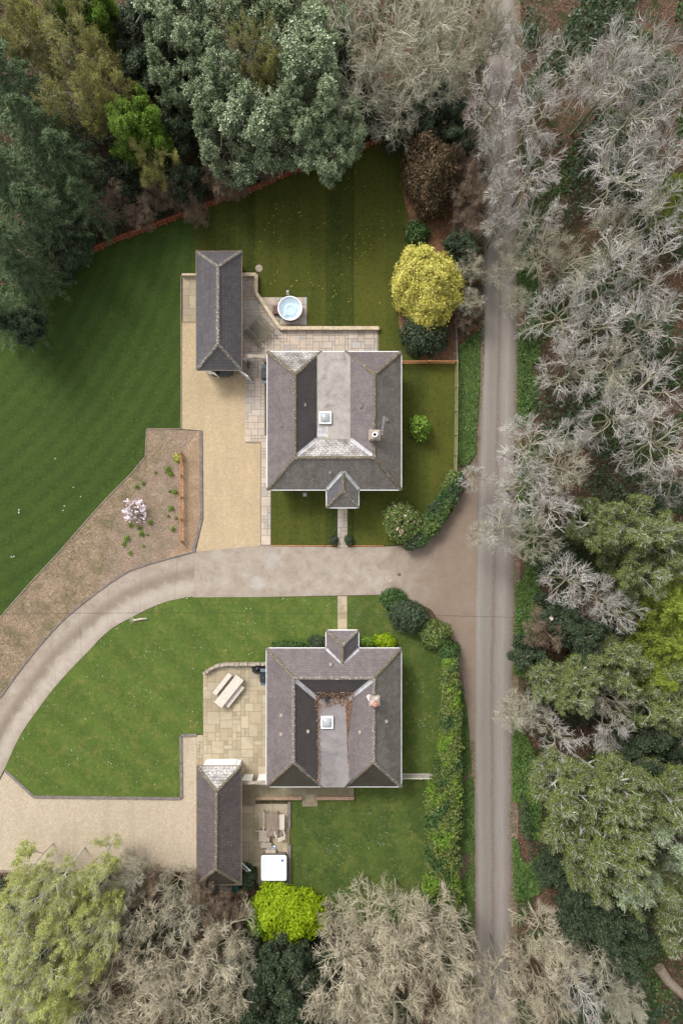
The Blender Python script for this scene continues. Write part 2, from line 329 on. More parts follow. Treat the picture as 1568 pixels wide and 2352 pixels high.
# ---------------------------------------------------------------- object helpers
def tag(o, label=None, cat=None, group=None, kind=None):
    if label: o['label'] = label
    if cat: o['category'] = cat
    if group: o['group'] = group
    if kind: o['kind'] = kind
    return o
def thing(name, label, cat, loc=(0, 0, 0), rz=0., group=None):
    o = bpy.data.objects.new(name, None); col.objects.link(o); o.location = loc; o.rotation_euler = (0, 0, rz)
    o.empty_display_size = .3
    return tag(o, label, cat, group)
def link(name, me, mat=None, parent=None, label=None):
    o = bpy.data.objects.new(name, me); col.objects.link(o)
    if mat: me.materials.clear(); me.materials.append(mat)
    if parent: o.parent = parent
    if label: o['label'] = label
    return o
def np_mesh(name, V, F):
    me = bpy.data.meshes.new(name); V = np.asarray(V, dtype=np.float32); F = np.asarray(F, dtype=np.int32); m, k = F.shape
    me.vertices.add(len(V)); me.vertices.foreach_set('co', V.ravel())
    me.loops.add(m * k); me.loops.foreach_set('vertex_index', F.ravel())
    me.polygons.add(m); me.polygons.foreach_set('loop_start', np.arange(m, dtype=np.int32) * k)
    me.update(calc_edges=True); return me
class MB:
    def __init__(s): s.v = []; s.f = []
    def add(s, v, f):
        n = len(s.v); s.v += [tuple(a) for a in v]; s.f += [tuple(i + n for i in g) for g in f]; return s
    def box(s, c, d, rz=0., tilt=None):
        x, y, z = d[0] / 2, d[1] / 2, d[2] / 2; ca, sa = math.cos(rz), math.sin(rz); vs = []
        for sx, sy, sz in ((-1, -1, -1), (1, -1, -1), (1, 1, -1), (-1, 1, -1), (-1, -1, 1), (1, -1, 1), (1, 1, 1), (-1, 1, 1)):
            px, py, pz = sx * x, sy * y, sz * z
            if tilt: ct, st = math.cos(tilt), math.sin(tilt); py, pz = py * ct - pz * st, py * st + pz * ct
            vs.append((c[0] + px * ca - py * sa, c[1] + px * sa + py * ca, c[2] + pz))
        return s.add(vs, [(3, 2, 1, 0), (4, 5, 6, 7), (0, 1, 5, 4), (1, 2, 6, 5), (2, 3, 7, 6), (3, 0, 4, 7)])
    def prism(s, pts, z0, z1):
        n = len(pts); a = sum(pts[i][0] * pts[(i + 1) % n][1] - pts[(i + 1) % n][0] * pts[i][1] for i in range(n))
        if a < 0: pts = pts[::-1]
        v = [(p[0], p[1], z0) for p in pts] + [(p[0], p[1], z1) for p in pts]
        return s.add(v, [tuple(range(n))[::-1], tuple(range(n, 2 * n))] + [(i, (i + 1) % n, (i + 1) % n + n, i + n) for i in range(n)])
    def lathe(s, prof, c=(0, 0, 0), n=24, cap=True):
        v = []; f = []
        for r, z in prof:
            for i in range(n): a = 2 * math.pi * i / n; v.append((c[0] + r * math.cos(a), c[1] + r * math.sin(a), c[2] + z))
        for j in range(len(prof) - 1):
            for i in range(n): k = (i + 1) % n; f.append((j * n + i, j * n + k, (j + 1) * n + k, (j + 1) * n + i))
        if cap: f.append(tuple(range(n))[::-1]); f.append(tuple(range((len(prof) - 1) * n, len(prof) * n)))
        return s.add(v, f)
    def tube(s, pts, r, n=6):
        pts = [Vector(p) for p in pts]; v = []; f = []
        for i, p in enumerate(pts):
            d = (pts[min(i + 1, len(pts) - 1)] - pts[max(i - 1, 0)]).normalized()
            a = d.cross(Vector((0, 0, 1)) if abs(d.z) < .9 else Vector((1, 0, 0))).normalized(); b = d.cross(a)
            rr = r[i] if isinstance(r, (list, tuple)) else r
            for k in range(n): t = 2 * math.pi * k / n; v.append(p + a * (rr * math.cos(t)) + b * (rr * math.sin(t)))
        for i in range(len(pts) - 1):
            for k in range(n): q = (k + 1) % n; f.append((i * n + k, i * n + q, (i + 1) * n + q, (i + 1) * n + k))
        f.append(tuple(range(n))); f.append(tuple(range((len(pts) - 1) * n, len(pts) * n))[::-1])
        return s.add(v, f)
    def build(s, name, mat, parent=None, bevel=0., seg=2, label=None, smooth=False):
        me = bpy.data.meshes.new(name); me.from_pydata(s.v, [], s.f)
        bm = bmesh.new(); bm.from_mesh(me); bmesh.ops.recalc_face_normals(bm, faces=bm.faces)
        if bevel: bmesh.ops.bevel(bm, geom=[e for e in bm.edges if len(e.link_faces) == 2 and e.calc_face_angle(0) > .6], offset=bevel, segments=seg, affect='EDGES', clamp_overlap=True)
        bm.to_mesh(me); bm.free()
        for p in me.polygons: p.use_smooth = smooth
        return link(name, me, mat, parent, label)
def world(pts, z=0.): return [P(x, y, z) for x, y in pts]
def catmull(pts, n=6):
    out = []; m = len(pts)
    for i in range(m - 1):
        p0 = pts[max(i - 1, 0)]; p1 = pts[i]; p2 = pts[i + 1]; p3 = pts[min(i + 2, m - 1)]
        for k in range(n):
            t = k / n
            out.append(tuple(.5 * (2 * p1[j] + (p2[j] - p0[j]) * t + (2 * p0[j] - 5 * p1[j] + 4 * p2[j] - p3[j]) * t * t + (3 * p1[j] - p0[j] - 3 * p2[j] + p3[j]) * t ** 3) for j in range(2)))
    out.append(tuple(pts[-1])); return out
def flat(name, pts, z, mat, label=None, thick=.2):
    b = MB(); b.prism([p[:2] for p in world(pts, 0)], z - thick, z); o = b.build(name, mat); tag(o, kind='structure')
    return o
def resample(pts, n):
    pts = [Vector((*p, 0)) for p in pts]; d = [0]
    for a, b in zip(pts, pts[1:]): d.append(d[-1] + (b - a).length)
    out = []; j = 0
    for i in range(n):
        t = d[-1] * i / (n - 1)
        while j < len(pts) - 2 and d[j + 1] < t: j += 1
        u = (t - d[j]) / max(1e-9, d[j + 1] - d[j]); q = pts[j].lerp(pts[j + 1], min(1, u)); out.append((q.x, q.y))
    return out
def strip(name, left, right, z, mat, n=60, vlen=1.):
    a = resample(left, n); b = resample(right, n); k = 8; V = []; U = []; F = []
    for i in range(n):
        for j in range(k + 1):
            t = j / k; V.append(P(a[i][0] * (1 - t) + b[i][0] * t, a[i][1] * (1 - t) + b[i][1] * t, 0)[:2] + (z,)); U.append((t, i / (n - 1) * vlen))
    for i in range(n - 1):
        for j in range(k): F.append((i * (k + 1) + j, i * (k + 1) + j + 1, (i + 1) * (k + 1) + j + 1, (i + 1) * (k + 1) + j))
    me = bpy.data.meshes.new(name); me.from_pydata(V, [], F); uv = me.uv_layers.new(name='UVMap')
    for l in me.loops: uv.data[l.index].uv = U[l.vertex_index]
    bm = bmesh.new(); bm.from_mesh(me); bmesh.ops.recalc_face_normals(bm, faces=bm.faces)
    if sum(f.normal.z for f in bm.faces) < 0: bmesh.ops.reverse_faces(bm, faces=bm.faces)
    bm.to_mesh(me); bm.free()
    o = link(name, me, mat); tag(o, kind='structure'); return o
def inside(x, y, poly):
    c = False; n = len(poly); j = n - 1
    for i in range(n):
        xi, yi = poly[i]; xj, yj = poly[j]
        if (yi > y) != (yj > y) and x < (xj - xi) * (y - yi) / (yj - yi) + xi: c = not c
        j = i
    return c
def slabs(name, polys, z, mat, jmat, cell=8.4, seed=1, rot=0.):
    """random-coursed paving: real slabs with open joints over a bedding sheet"""
    rg = random.Random(seed); b = MB(); xs = [p[0] for q in polys for p in q]; ys = [p[1] for q in polys for p in q]
    nx = int((max(xs) - min(xs)) / cell) + 2; ny = int((max(ys) - min(ys)) / cell) + 2; x0 = min(xs); y0 = min(ys)
    occ = {}
    ok = lambda i, j: (i, j) not in occ and any(inside(x0 + (i + .5) * cell, y0 + (j + .5) * cell, q) for q in polys)
    for j in range(ny):
        for i in range(nx):
            if not ok(i, j): continue
            opts = [(2, 2), (3, 2), (2, 3), (1, 2), (2, 1), (1, 1), (3, 3)]; rg.shuffle(opts)
            for (a, c) in opts + [(1, 1)]:
                if all(ok(i + u, j + v) for u in range(a) for v in range(c)): break
            for u in range(a):
                for v in range(c): occ[(i + u, j + v)] = 1
            g = .5; zz = z + rg.uniform(0, .006)
            p = [(x0 + i * cell + g, y0 + j * cell + g), (x0 + (i + a) * cell - g, y0 + j * cell + g), (x0 + (i + a) * cell - g, y0 + (j + c) * cell - g), (x0 + i * cell + g, y0 + (j + c) * cell - g)]
            b.prism([P(*q)[:2] for q in p], z - .04, zz)
    bed = MB()
    for q in polys: bed.prism([P(*t)[:2] for t in q], z - .2 , z - .012 + .002 * polys.index(q))
    n0 = len(b.f); b.add(bed.v, bed.f)
    o = b.build(name, mat); o.data.materials.append(jmat)
    nf = len(o.data.polygons)
    # faces keep their order through recalc: bedding faces are last
    for p in o.data.polygons:
        if p.index >= n0: p.material_index = 1
    tag(o, kind='structure'); return o

# ---------------------------------------------------------------- vegetation generators (numpy)
def unit(a): return a / np.maximum(1e-9, np.linalg.norm(a, axis=-1, keepdims=True))
def grow(rg, st, di, ln, K, wig, up):
    N = len(st); pts = np.zeros((N, K + 1, 3)); pts[:, 0] = st; d = unit(di)
    for k in range(K):
        d = unit(d + rg.normal(0, wig, (N, 3)) + np.array([0, 0, up])); pts[:, k + 1] = pts[:, k] + d * (ln / K)[:, None]
    return pts
def tubes(pts, r0, r1, n=3):
    N, K1, _ = pts.shape; tan = unit(np.gradient(pts, axis=1)); ref = np.zeros_like(tan); ref[..., 0] = .37; ref[..., 1] = .91; ref[..., 2] = .17
    a = unit(np.cross(tan, ref)); b = np.cross(tan, a); t = np.linspace(0, 1, K1)[None, :]
    r = r0[:, None] * (1 - t) + r1[:, None] * t; V = np.zeros((N, K1, n, 3))
    for k in range(n):
        an = 2 * math.pi * k / n; V[:, :, k] = pts + (a * math.cos(an) + b * math.sin(an)) * r[..., None]
    idx = np.arange(N * K1 * n).reshape(N, K1, n); i0 = idx[:, :-1]; i1 = idx[:, 1:]
    F = np.stack([i0, np.roll(i0, -1, 2), np.roll(i1, -1, 2), i1], -1).reshape(-1, 4)
    return V.reshape(-1, 3), F
def kids(rg, pts, m, t0, ang, flat_=0.):
    N, K1, _ = pts.shape; t = (t0 + (1 - t0) * (np.arange(m)[None, :] + rg.uniform(0, 1, (N, m))) / m) * (K1 - 1); t = np.minimum(t, K1 - 1.001)
    i = t.astype(int); f = (t - i)[..., None]; ar = np.arange(N)[:, None]; p = pts[ar, i] * (1 - f) + pts[ar, i + 1] * f
    tan = unit(pts[ar, i + 1] - pts[ar, i]); q = unit(rg.normal(0, 1, (N, m, 3)) * np.array([1, 1, 1 - flat_])); q = unit(q - (q * tan).sum(-1, keepdims=True) * tan)
    a = rg.normal(ang, .15, (N, m, 1)); d = tan * np.cos(a) + q * np.sin(a)
    return p.reshape(-1, 3), d.reshape(-1, 3), (t / (K1 - 1)).reshape(-1)
def cat(parts):
    V = []; F = []; n = 0
    for v, f in parts: V.append(v); F.append(f + n); n += len(v)
    return np.concatenate(V), np.concatenate(F)
def skeleton(rg, h=13., rad=5., n=(8, 7, 6, 6, 5), el=(.35, 1.1), trunk=.4, wig=.16, up=.05, thick=1., tk=1., ra=(.42, .23, .135, .075)):
    """returns (thick_geo, twig_geo, tips, nodes): a tapered trunk, limbs, branches and twigs"""
    th = h * trunk; tr = grow(rg, np.zeros((1, 3)), np.array([[0, 0, 1.]]), np.array([h * .8]), 8, .05, .1)
    parts = [tubes(tr, np.array([.24 * thick * h / 13]), np.array([.04]), 7)]
    N = n[0]; t = np.sort(rg.uniform(trunk, .95, N)) * 8; i = t.astype(int); f = (t - i)[:, None]; p = tr[0, i] * (1 - f) + tr[0, np.minimum(i + 1, 8)] * f
    az = np.arange(N) * 2.4 + rg.uniform(-.3, .3, N); e = np.interp(t / 8, [trunk, 1], [el[0], el[1]]) + rg.normal(0, .1, N)
    d = np.stack([np.cos(az) * np.cos(e), np.sin(az) * np.cos(e), np.sin(e)], 1)
    ln = rad * .8 * rg.uniform(.85, 1.15, N) / np.maximum(.55, np.cos(e)) * np.interp(t / 8, [trunk, 1], [1.0, .75])
    l1 = grow(rg, p, d, ln, 7, wig, up); parts.append(tubes(l1, np.full(N, .12 * thick), np.full(N, .04 * thick), 5))
    p, d, tt = kids(rg, l1, n[1], .2, .62, .3); l2 = grow(rg, p, d, rad * ra[0] * rg.uniform(.7, 1.2, len(p)) * (1.2 - .5 * tt), 5, wig, up)
    parts.append(tubes(l2, np.full(len(p), .055 * thick * tk), np.full(len(p), .026 * thick * tk), 4))
    p, d, tt = kids(rg, l2, n[2], .2, .6, .2); l3 = grow(rg, p, d, rad * ra[1] * rg.uniform(.7, 1.2, len(p)) * (1.2 - .5 * tt), 4, wig * .9, up)
    tw = [tubes(l3, np.full(len(p), .032 * thick * tk), np.full(len(p), .018 * thick * tk), 3)]
    p, d, tt = kids(rg, l3, n[3], .2, .55); l4 = grow(rg, p, d, rad * ra[2] * rg.uniform(.7, 1.2, len(p)), 3, wig * .9, up)
    tw.append(tubes(l4, np.full(len(p), .021 * thick * tk), np.full(len(p), .009 * thick * tk), 3))
    if n[4]:
        p5, d5, tt = kids(rg, l4, n[4], .2, .5); l5 = grow(rg, p5, d5, rad * ra[3] * rg.uniform(.7, 1.2, len(p5)), 2, wig * .6, 0)
        tw.append(tubes(l5, np.full(len(p5), .011 * thick * tk), np.full(len(p5), .006 * thick * tk), 3))
    def soft(V):
        r = np.hypot(V[:, 0], V[:, 1]); k = rad * .85; f = np.where(r > k, (k + (rad * 1.15 - k) * np.tanh((r - k) / (rad * 1.15 - k))) / np.maximum(r, 1e-6), 1); V[:, :2] *= f[:, None]; return V
    l4 = soft(l4.reshape(-1, 3).copy()).reshape(l4.shape); l3 = soft(l3.reshape(-1, 3).copy()).reshape(l3.shape)
    parts = [(soft(v), f) for v, f in parts]; tw = [(soft(v), f) for v, f in tw]
    return cat(parts), cat(tw), l4.reshape(-1, 3), l3.reshape(-1, 3)
def leaves(rg, c, ln, wd, out=None, spread=1., face=None):
    """one kite-shaped leaf card per centre, pointing along `out` with jitter"""
    N = len(c); d = rg.normal(0, 1, (N, 3))
    if out is not None: d = out + d * spread
    if face is not None:
        nn = unit(np.asarray(face) + rg.normal(0, spread, (N, 3))); d = unit(d - (d * nn).sum(-1, keepdims=True) * nn); q = unit(np.cross(d, nn))
    else: d = unit(d); q = unit(np.cross(d, rg.normal(0, 1, (N, 3))))
    l = ln * rg.uniform(.6, 1.3, (N, 1)); w_ = wd * rg.uniform(.6, 1.3, (N, 1))
    V = np.stack([c - d * l * .5, c + q * w_ * .5, c + d * l * .5, c - q * w_ * .5], 1).reshape(-1, 3)
    return V, np.arange(N * 4).reshape(-1, 4)
def ext(V): return float(np.percentile(np.hypot(V[:, 0], V[:, 1]), 97)), float(V[:, 2].max())
PROTO = {}
def proto(key, trunk, crown):
    tv, tf = trunk; cv, cf = crown; r, h = ext(cv)
    PROTO.setdefault(key, []).append((np_mesh(key + '_trunk', tv, tf), np_mesh(key + '_crown', cv, cf), r, h))
for s_ in range(6):
    rg = np.random.default_rng(10 + s_); th, tw, tips, nodes = skeleton(rg, 13, 5.2, (8, 5, 5, 4, 1), (.1, .85), .5, wig=.19, up=.0, thick=1.15, tk=1.22, ra=(.52, .32, .18, .12)); proto('bare', th, tw)
for s_ in range(4):       # finer, denser crown of upswept twigs
    rg = np.random.default_rng(30 + s_); th, tw, tips, nodes = skeleton(rg, 13, 5., (9, 6, 5, 4, 1), (.25, 1.0), .42, .13, .02, .95, 1.05, (.52, .32, .18, .13)); proto('fine', th, tw)
for s_ in range(3):       # low many-stemmed twiggy shrub
    rg = np.random.default_rng(50 + s_); th, tw, tips, nodes = skeleton(rg, 6, 3., (14, 7, 6, 5, 4), (.5, 1.3), .06, .1, .05, .55); proto('twiggy', th, tw)
for s_ in range(4):
    rg = np.random.default_rng(60 + s_); th, tw, tips, nodes = skeleton(rg, 12, 4.6, (10, 8, 6, 5, 0), (.15, 1.0), .42, .18)
    c = np.repeat(tips, 5, 0); c = c + rg.normal(0, .15, c.shape); o = unit(c - np.array([0, 0, 5.])); proto('leafy', cat([th, tw]), leaves(rg, c, .27, .15, None, .6, (0, 0, 1)))
for s_ in range(3):
    rg = np.random.default_rng(70 + s_); th, tw, tips, nodes = skeleton(rg, 8, 3.6, (10, 8, 6, 5, 0), (.1, 1.2), .15, .18)
    c = np.repeat(tips, 4, 0); c = c + rg.normal(0, .16, c.shape); proto('dark', cat([th, tw]), leaves(rg, c, .26, .16, None, .6, (0, 0, 1)))
for s_ in range(4):       # opening buds: branches stay visible
    rg = np.random.default_rng(80 + s_); th, tw, tips, nodes = skeleton(rg, 13, 4.8, (10, 8, 6, 5, 0), (.25, 1.05), .25, .16, thick=.7)
    c = np.repeat(tips[::4] if s_ % 2 else tips[::2], 4, 0); c = c + rg.normal(0, .15, c.shape); proto('budding', cat([th, tw]), leaves(rg, c, .17, .12, None, .6, (0, 0, 1)))
for s_ in range(3):       # pine: clumped needles on pale limbs
    rg = np.random.default_rng(90 + s_); th, tw, tips, nodes = skeleton(rg, 14, 5., (11, 8, 6, 5, 0), (.1, .95), .3, .2, thick=1.5)
    c = np.repeat(tips, 5, 0); c = c + rg.normal(0, .17, c.shape); c[:, 2] -= .28; o = unit(c - np.array([0, 0, 6.])) + np.array([0, 0, .4]); proto('pine', cat([th, tw]), leaves(rg, c, .24, .11, None, .6, (0, 0, 1)))
def conifer(rg, h, rad, nb, lay, droop=-.1):
    tr = grow(rg, np.zeros((1, 3)), np.array([[0, 0, 1.]]), np.array([h]), 8, .01, .2); N = nb; t = (np.arange(N) + .5) / N; z = h * (.08 + .9 * t)
    az = np.arange(N) * 2.399 + rg.uniform(-.3, .3, N); d = np.stack([np.cos(az), np.sin(az), np.full(N, .25)], 1); ln = rad * (1 - t) ** .75 * rg.uniform(.75, 1.15, N) + .3
    st = np.zeros((N, 3)); st[:, 2] = z; l1 = grow(rg, st, d, ln, 6, .06, droop)
    p, dd, tt = kids(rg, l1, 10, .15, .9, .8); l2 = grow(rg, p, dd, (rad * .26 * (1.1 - .6 * tt)) * np.repeat(np.maximum(.35, (1 - t) ** .6), 10), 4, .08, droop)
    c = np.concatenate([l2[:, k] for k in range(1, 5)] + [l1[:, 5], l1[:, 6]]); c = np.repeat(c, lay, 0); c = c + rg.normal(0, .13, c.shape)
    rad_ = c.copy(); rad_[:, 2] = 0; o = unit(rad_) + np.array([0, 0, -.25])
    return cat([tubes(tr, np.array([.25]), np.array([.03]), 7), tubes(l1, np.full(N, .05), np.full(N, .012), 3)]), leaves(rg, c, .42, .10, o, .4, (0, 0, 1))
for s_ in range(3): rg = np.random.default_rng(110 + s_); proto('cedar', *conifer(rg, 14, 4.6, 75, 4))
for s_ in range(2): rg = np.random.default_rng(120 + s_); proto('larch', *conifer(rg, 14, 4.4, 90, 3, -.02))
def blob_pts(rg, n, rx, ry, rz, bumps=9, amp=.16):
    """points on an uneven dome of half-height rz sitting on the ground, with outward normals"""
    u = rg.normal(0, 1, (n, 3)); u[:, 2] = np.abs(u[:, 2]) * 1.1 - .25; u = unit(u); m = 70; k = rg.normal(0, 1, (m, 3)); k[:, 2] = np.abs(k[:, 2]) * 1.1 - .2; k = unit(k); a = np.arccos(np.clip(u @ k.T, -1, 1)); wd = rg.uniform(.14, .26, m)
    f = .78 + (rg.uniform(.14, .30, m) * np.exp(-(a / wd) ** 2)).max(1); f = f * rg.uniform(.90, 1.03, n) * (1 + .07 * np.sin(2 * np.arctan2(u[:, 1], u[:, 0]) + bumps) + .05 * np.sin(3 * np.arctan2(u[:, 1], u[:, 0]) + 1))
    p = u * f[:, None] * np.array([rx, ry, rz]); p[:, 2] += rz * .25; p[:, 2] = np.maximum(p[:, 2], .03); j = a.argmin(1); nn = unit(unit(u / np.array([rx, ry, rz])) + (u - k[j]) * 1.6); return p, nn
def bush(name, label, cat_, x, y, rx, ry, h, mat, n, ln, wd, seed=0, extra=None, trunk=True, group=None, asp=None, spread=.5, clump=6, z=0., part='foliage'):
    """a dense shrub or clipped conifer; rx, ry in plan pixels"""
    rg = np.random.default_rng(seed + 200); X, Y, _ = P(x, y, h * .5); k = L(1, h * .5)
    t = thing(name, label, cat_, (X, Y, z), 0, group); p, nn = blob_pts(rg, max(4, n // clump), rx * k, ry * k, h / 1.25)
    p = np.repeat(p, clump, 0); nn = np.repeat(nn, clump, 0); p = p + rg.normal(0, ln * .45, p.shape) + nn * (rg.uniform(0, 1, (len(p), 1)) ** 3) * ln * .9; p[:, 2] = np.maximum(p[:, 2], .02)
    V, F = leaves(rg, p, ln, wd, None, spread, unit(nn + np.array([0, 0, .45]))); link(part, np_mesh(part, V, F), M[mat], t)
    # dark inner twigs so that the gaps look into the bush
    ns = 40; a = rg.uniform(0, 6.28, ns); e = rg.uniform(.2, 1.5, ns); d = np.stack([np.cos(a) * np.cos(e) * rx * k, np.sin(a) * np.cos(e) * ry * k, np.sin(e) * h], 1)
    l1 = grow(rg, np.zeros((ns, 3)), d, np.linalg.norm(d, axis=1) * .8, 4, .06, 0); v, f = tubes(l1, np.full(ns, .03), np.full(ns, .008), 4)
    link('stem', np_mesh('stem', v, f), M['limb'], t)
    if extra:
        em, en, el = extra; q, qn = blob_pts(rg, en, rx * k, ry * k, h / 1.22); q = np.repeat(q * 1.02, 4, 0) + rg.normal(0, .05, (en * 4, 3)); q[:, 2] = np.maximum(q[:, 2], .05)
        v, f = leaves(rg, q, el, el * .8, None); link('blossom', np_mesh('blossom', v, f), M[em], t)
    return t
def scatter(name, polys, n, z, mat, ln, wd, seed=0, thr=-9., sc=.5, zr=.15, flatness=.6):
    rg = np.random.default_rng(seed + 400); out = []
    for poly in polys:
        xs = [p[0] for p in poly]; ys = [p[1] for p in poly]; A = (max(xs) - min(xs)) * (max(ys) - min(ys)); m = int(n)
        X = rg.uniform(min(xs), max(xs), m); Y = rg.uniform(min(ys), max(ys), m)
        nz = np.sin(X * .037 * sc + 1.3 * np.sin(Y * .021)) + np.sin(Y * .043 * sc + 1.7 * np.sin(X * .027 + 2)) + np.sin((X + Y) * .09 * sc) * .5
        for x, y, q in zip(X, Y, nz):
            if q > thr and inside(x, y, poly): out.append(P(x, y, 0))
    c = np.array(out); c[:, 2] = z + rg.uniform(0, zr, len(c)); d = rg.normal(0, 1, c.shape); d[:, 2] *= (1 - flatness)
    V, F = leaves(rg, c, ln, wd, unit(d), .35 * (1 - flatness) + .25, (0, 0, 1)); o = link(name, np_mesh(name, V, F), M[mat]); return tag(o, kind='stuff')
# ================================================================ GROUND
b = MB(); b.box((0, 0, -.5), (400, 400, 1.0)); tag(b.build('ground', M['floor']), kind='structure')
RL = [(1121, -260), (1120, 0), (1125, 300), (1118, 500), (1109, 700), (1107, 784), (1101, 1000), (1091, 1250), (1087, 1400), (1086, 1532), (1086, 1700), (1091, 1900), (1093, 2352), (1094, 2640)]
RR = [(1176, -260), (1178, 0), (1184, 400), (1186, 700), (1183, 784), (1179, 1200), (1173, 1532), (1171, 1700), (1169, 2352), (1168, 2640)]
sh = lambda pts, d: [(x + d, y) for x, y in pts]
flat('verge', [(1040, -260), (1190, -260), (1200, 500), (1200, 700), (1196, 1200), (1190, 1540), (1186, 2640), (1040, 2640), (1056, 1600), (1040, 1500), (1040, 400)], .006, M['verge'])
strip('road', sh(RL, -3), sh(RR, 3), .014, M['road'], 90)
outer = catmull([(-120, 1760), (-60, 1678), (0, 1603), (35, 1554), (90, 1484), (150, 1419), (225, 1359), (275, 1324), (310, 1306), (375, 1286), (450, 1266)])
inner = catmull([(-60, 1905), (-25, 1835), (10, 1768), (45, 1693), (85, 1633), (135, 1568), (200, 1499), (250, 1449), (300, 1419), (375, 1384), (443, 1370)])
strip('driveway', outer, inner, .022, M['drive'], 80, 9)
flat('driveway', [(434, 1264), (447, 1262), (600, 1251), (775, 1257), (880, 1256), (930, 1253), (980, 1235), (1010, 1208), (1040, 1172), (1062, 1135), (1082, 1095), (1096, 1100), (1090, 1400), (1089, 1700), (1092, 1950), (1078, 1800), (1072, 1640), (1060, 1545), (1035, 1465), (990, 1400), (930, 1372), (875, 1366), (600, 1371), (443, 1372)], .018, M['drive2'])
fence_line = [(107, 632), (190, 595), (265, 560), (360, 525), (425, 500), (500, 470), (575, 445), (650, 412), (740, 378), (845, 341), (885, 325), (935, 321)]
flat('lawn', [(-200, 700)] + fence_line[:5] + [(450, 490), (450, 640), (416, 640), (416, 985), (337, 985), (334, 1049), (300, 1089), (250, 1139), (200, 1194), (135, 1269), (65, 1344), (0, 1419), (-200, 1640)], .04, M['lawn_left'])
EB = catmull([(935, 321), (942, 380), (926, 430), (930, 470), (938, 500), (927, 535), (934, 560), (955, 580), (925, 640), (915, 735), (930, 784), (963, 815), (963, 832)])
flat('lawn', [(446, 492)] + fence_line[5:] + EB + [(1044, 836), (1045, 1060), (1035, 1110), (1010, 1160), (960, 1225), (925, 1252), (798, 1252), (798, 1165), (775, 1165), (775, 1252), (623, 1252), (623, 1100), (900, 1100), (900, 830), (869, 806), (869, 751), (704, 751), (704, 683), (598, 683), (589, 669), (589, 628), (446, 628)], .042, M['lawn_top'])
flat('flower_bed', EB + [(1040, 834), (1040, 400), (1036, 330)], .036, M['bark2'])
flat('flower_bed', [(337, 985), (465, 990), (467, 1190), (447, 1266), (375, 1286), (310, 1306), (275, 1324), (225, 1359), (262, 1200), (330, 1100), (395, 1030), (345, 1000)], .038, M['soil'])
flat('flower_bed', [(420, 1040), (455, 990), (465, 990), (467, 1190), (447, 1266), (380, 1284), (415, 1250)], .041, M['bark'])
flat('rough_bank', [(337, 985), (360, 1000), (400, 1030), (330, 1100), (290, 1180), (270, 1290), (225, 1361), (150, 1421), (90, 1486), (35, 1556), (0, 1605), (-60, 1680), (-200, 1640), (0, 1419), (65, 1344), (135, 1269), (200, 1194), (250, 1139), (300, 1089), (334, 1049)], .034, M['brush'])
lawn2 = [(10, 1768), (45, 1693), (85, 1633), (135, 1568), (200, 1499), (250, 1449), (300, 1419), (375, 1384), (425, 1372), (600, 1371), (775, 1370), (775, 1450), (700, 1488), (640, 1500), (615, 1524), (560, 1528), (500, 1530), (468, 1548), (466, 1686), (415, 1688), (417, 1832), (80, 1830)]
flat('lawn', lawn2, .045, M['lawn_low'])
flat('lawn', [(797, 1370), (875, 1367), (930, 1400), (990, 1460), (1018, 1510), (1017, 1600), (1008, 1776), (985, 1850), (978, 2000), (970, 2120), (668, 2120), (666, 1838), (812, 1838), (812, 1800), (921, 1780), (921, 1520), (830, 1480), (797, 1470)], .047, M['lawn_low2'])
flat('gravel_drive', [(416, 740), (470, 740), (520, 640), (600, 850), (600, 1253), (450, 1267), (468, 1190), (466, 989), (416, 985)], .028, M['gravel'])
flat('gravel_drive', [(-200, 1720), (-25, 1838), (12, 1772), (80, 1834), (417, 1836), (415, 1690), (452, 1688), (462, 1760), (500, 2002), (-200, 2004)], .026, M['gravel2'])
slabs('patio', [[(556, 630), (588, 630), (588, 670), (642, 756), (869, 756), (869, 812), (610, 812), (610, 1000), (622, 1020), (622, 1253), (598, 1253), (598, 1018), (564, 1018), (564, 870), (548, 862), (548, 640)]], .06, M['slab1'], M['joint'], 7.4, 3)
slabs('patio', [[(597, 683), (704, 683), (704, 749), (644, 749), (600, 690)]], .07, M['slab1'], M['joint'], 9, 4)
slabs('patio', [[(420, 634), (452, 634), (452, 742), (420, 742)]], .055, M['slab2'], M['joint2'], 15, 5)
slabs('garden_path', [[(775, 1166), (798, 1166), (798, 1256), (775, 1256)]], .06, M['slab1'], M['joint'], 7.6, 6)
slabs('garden_path', [[(775, 1369), (797, 1369), (797, 1450), (775, 1450)]], .06, M['slab2'], M['joint2'], 7.3, 7)
slabs('patio', [[(467, 1547), (500, 1532), (560, 1529), (630, 1528), (630, 1800), (554, 1800), (554, 1770), (467, 1770)]], .09, M['slab2'], M['joint2'], 9.6, 8)
slabs('patio', [[(452, 1688), (467, 1688), (467, 1757), (452, 1757)]], .05, M['slab2'], M['joint2'], 7.5, 9)
slabs('patio', [[(550, 1796), (812, 1796), (812, 1832), (726, 1832), (726, 1851), (694, 1851), (694, 1832), (587, 1832), (587, 1846), (550, 1846)]], .13, M['slab3'], M['joint2'], 9, 10)
slabs('patio', [[(550, 1846), (665, 1846), (665, 2028), (590, 2028), (590, 1990), (550, 1990)]], .055, M['slab2'], M['joint2'], 11, 11)

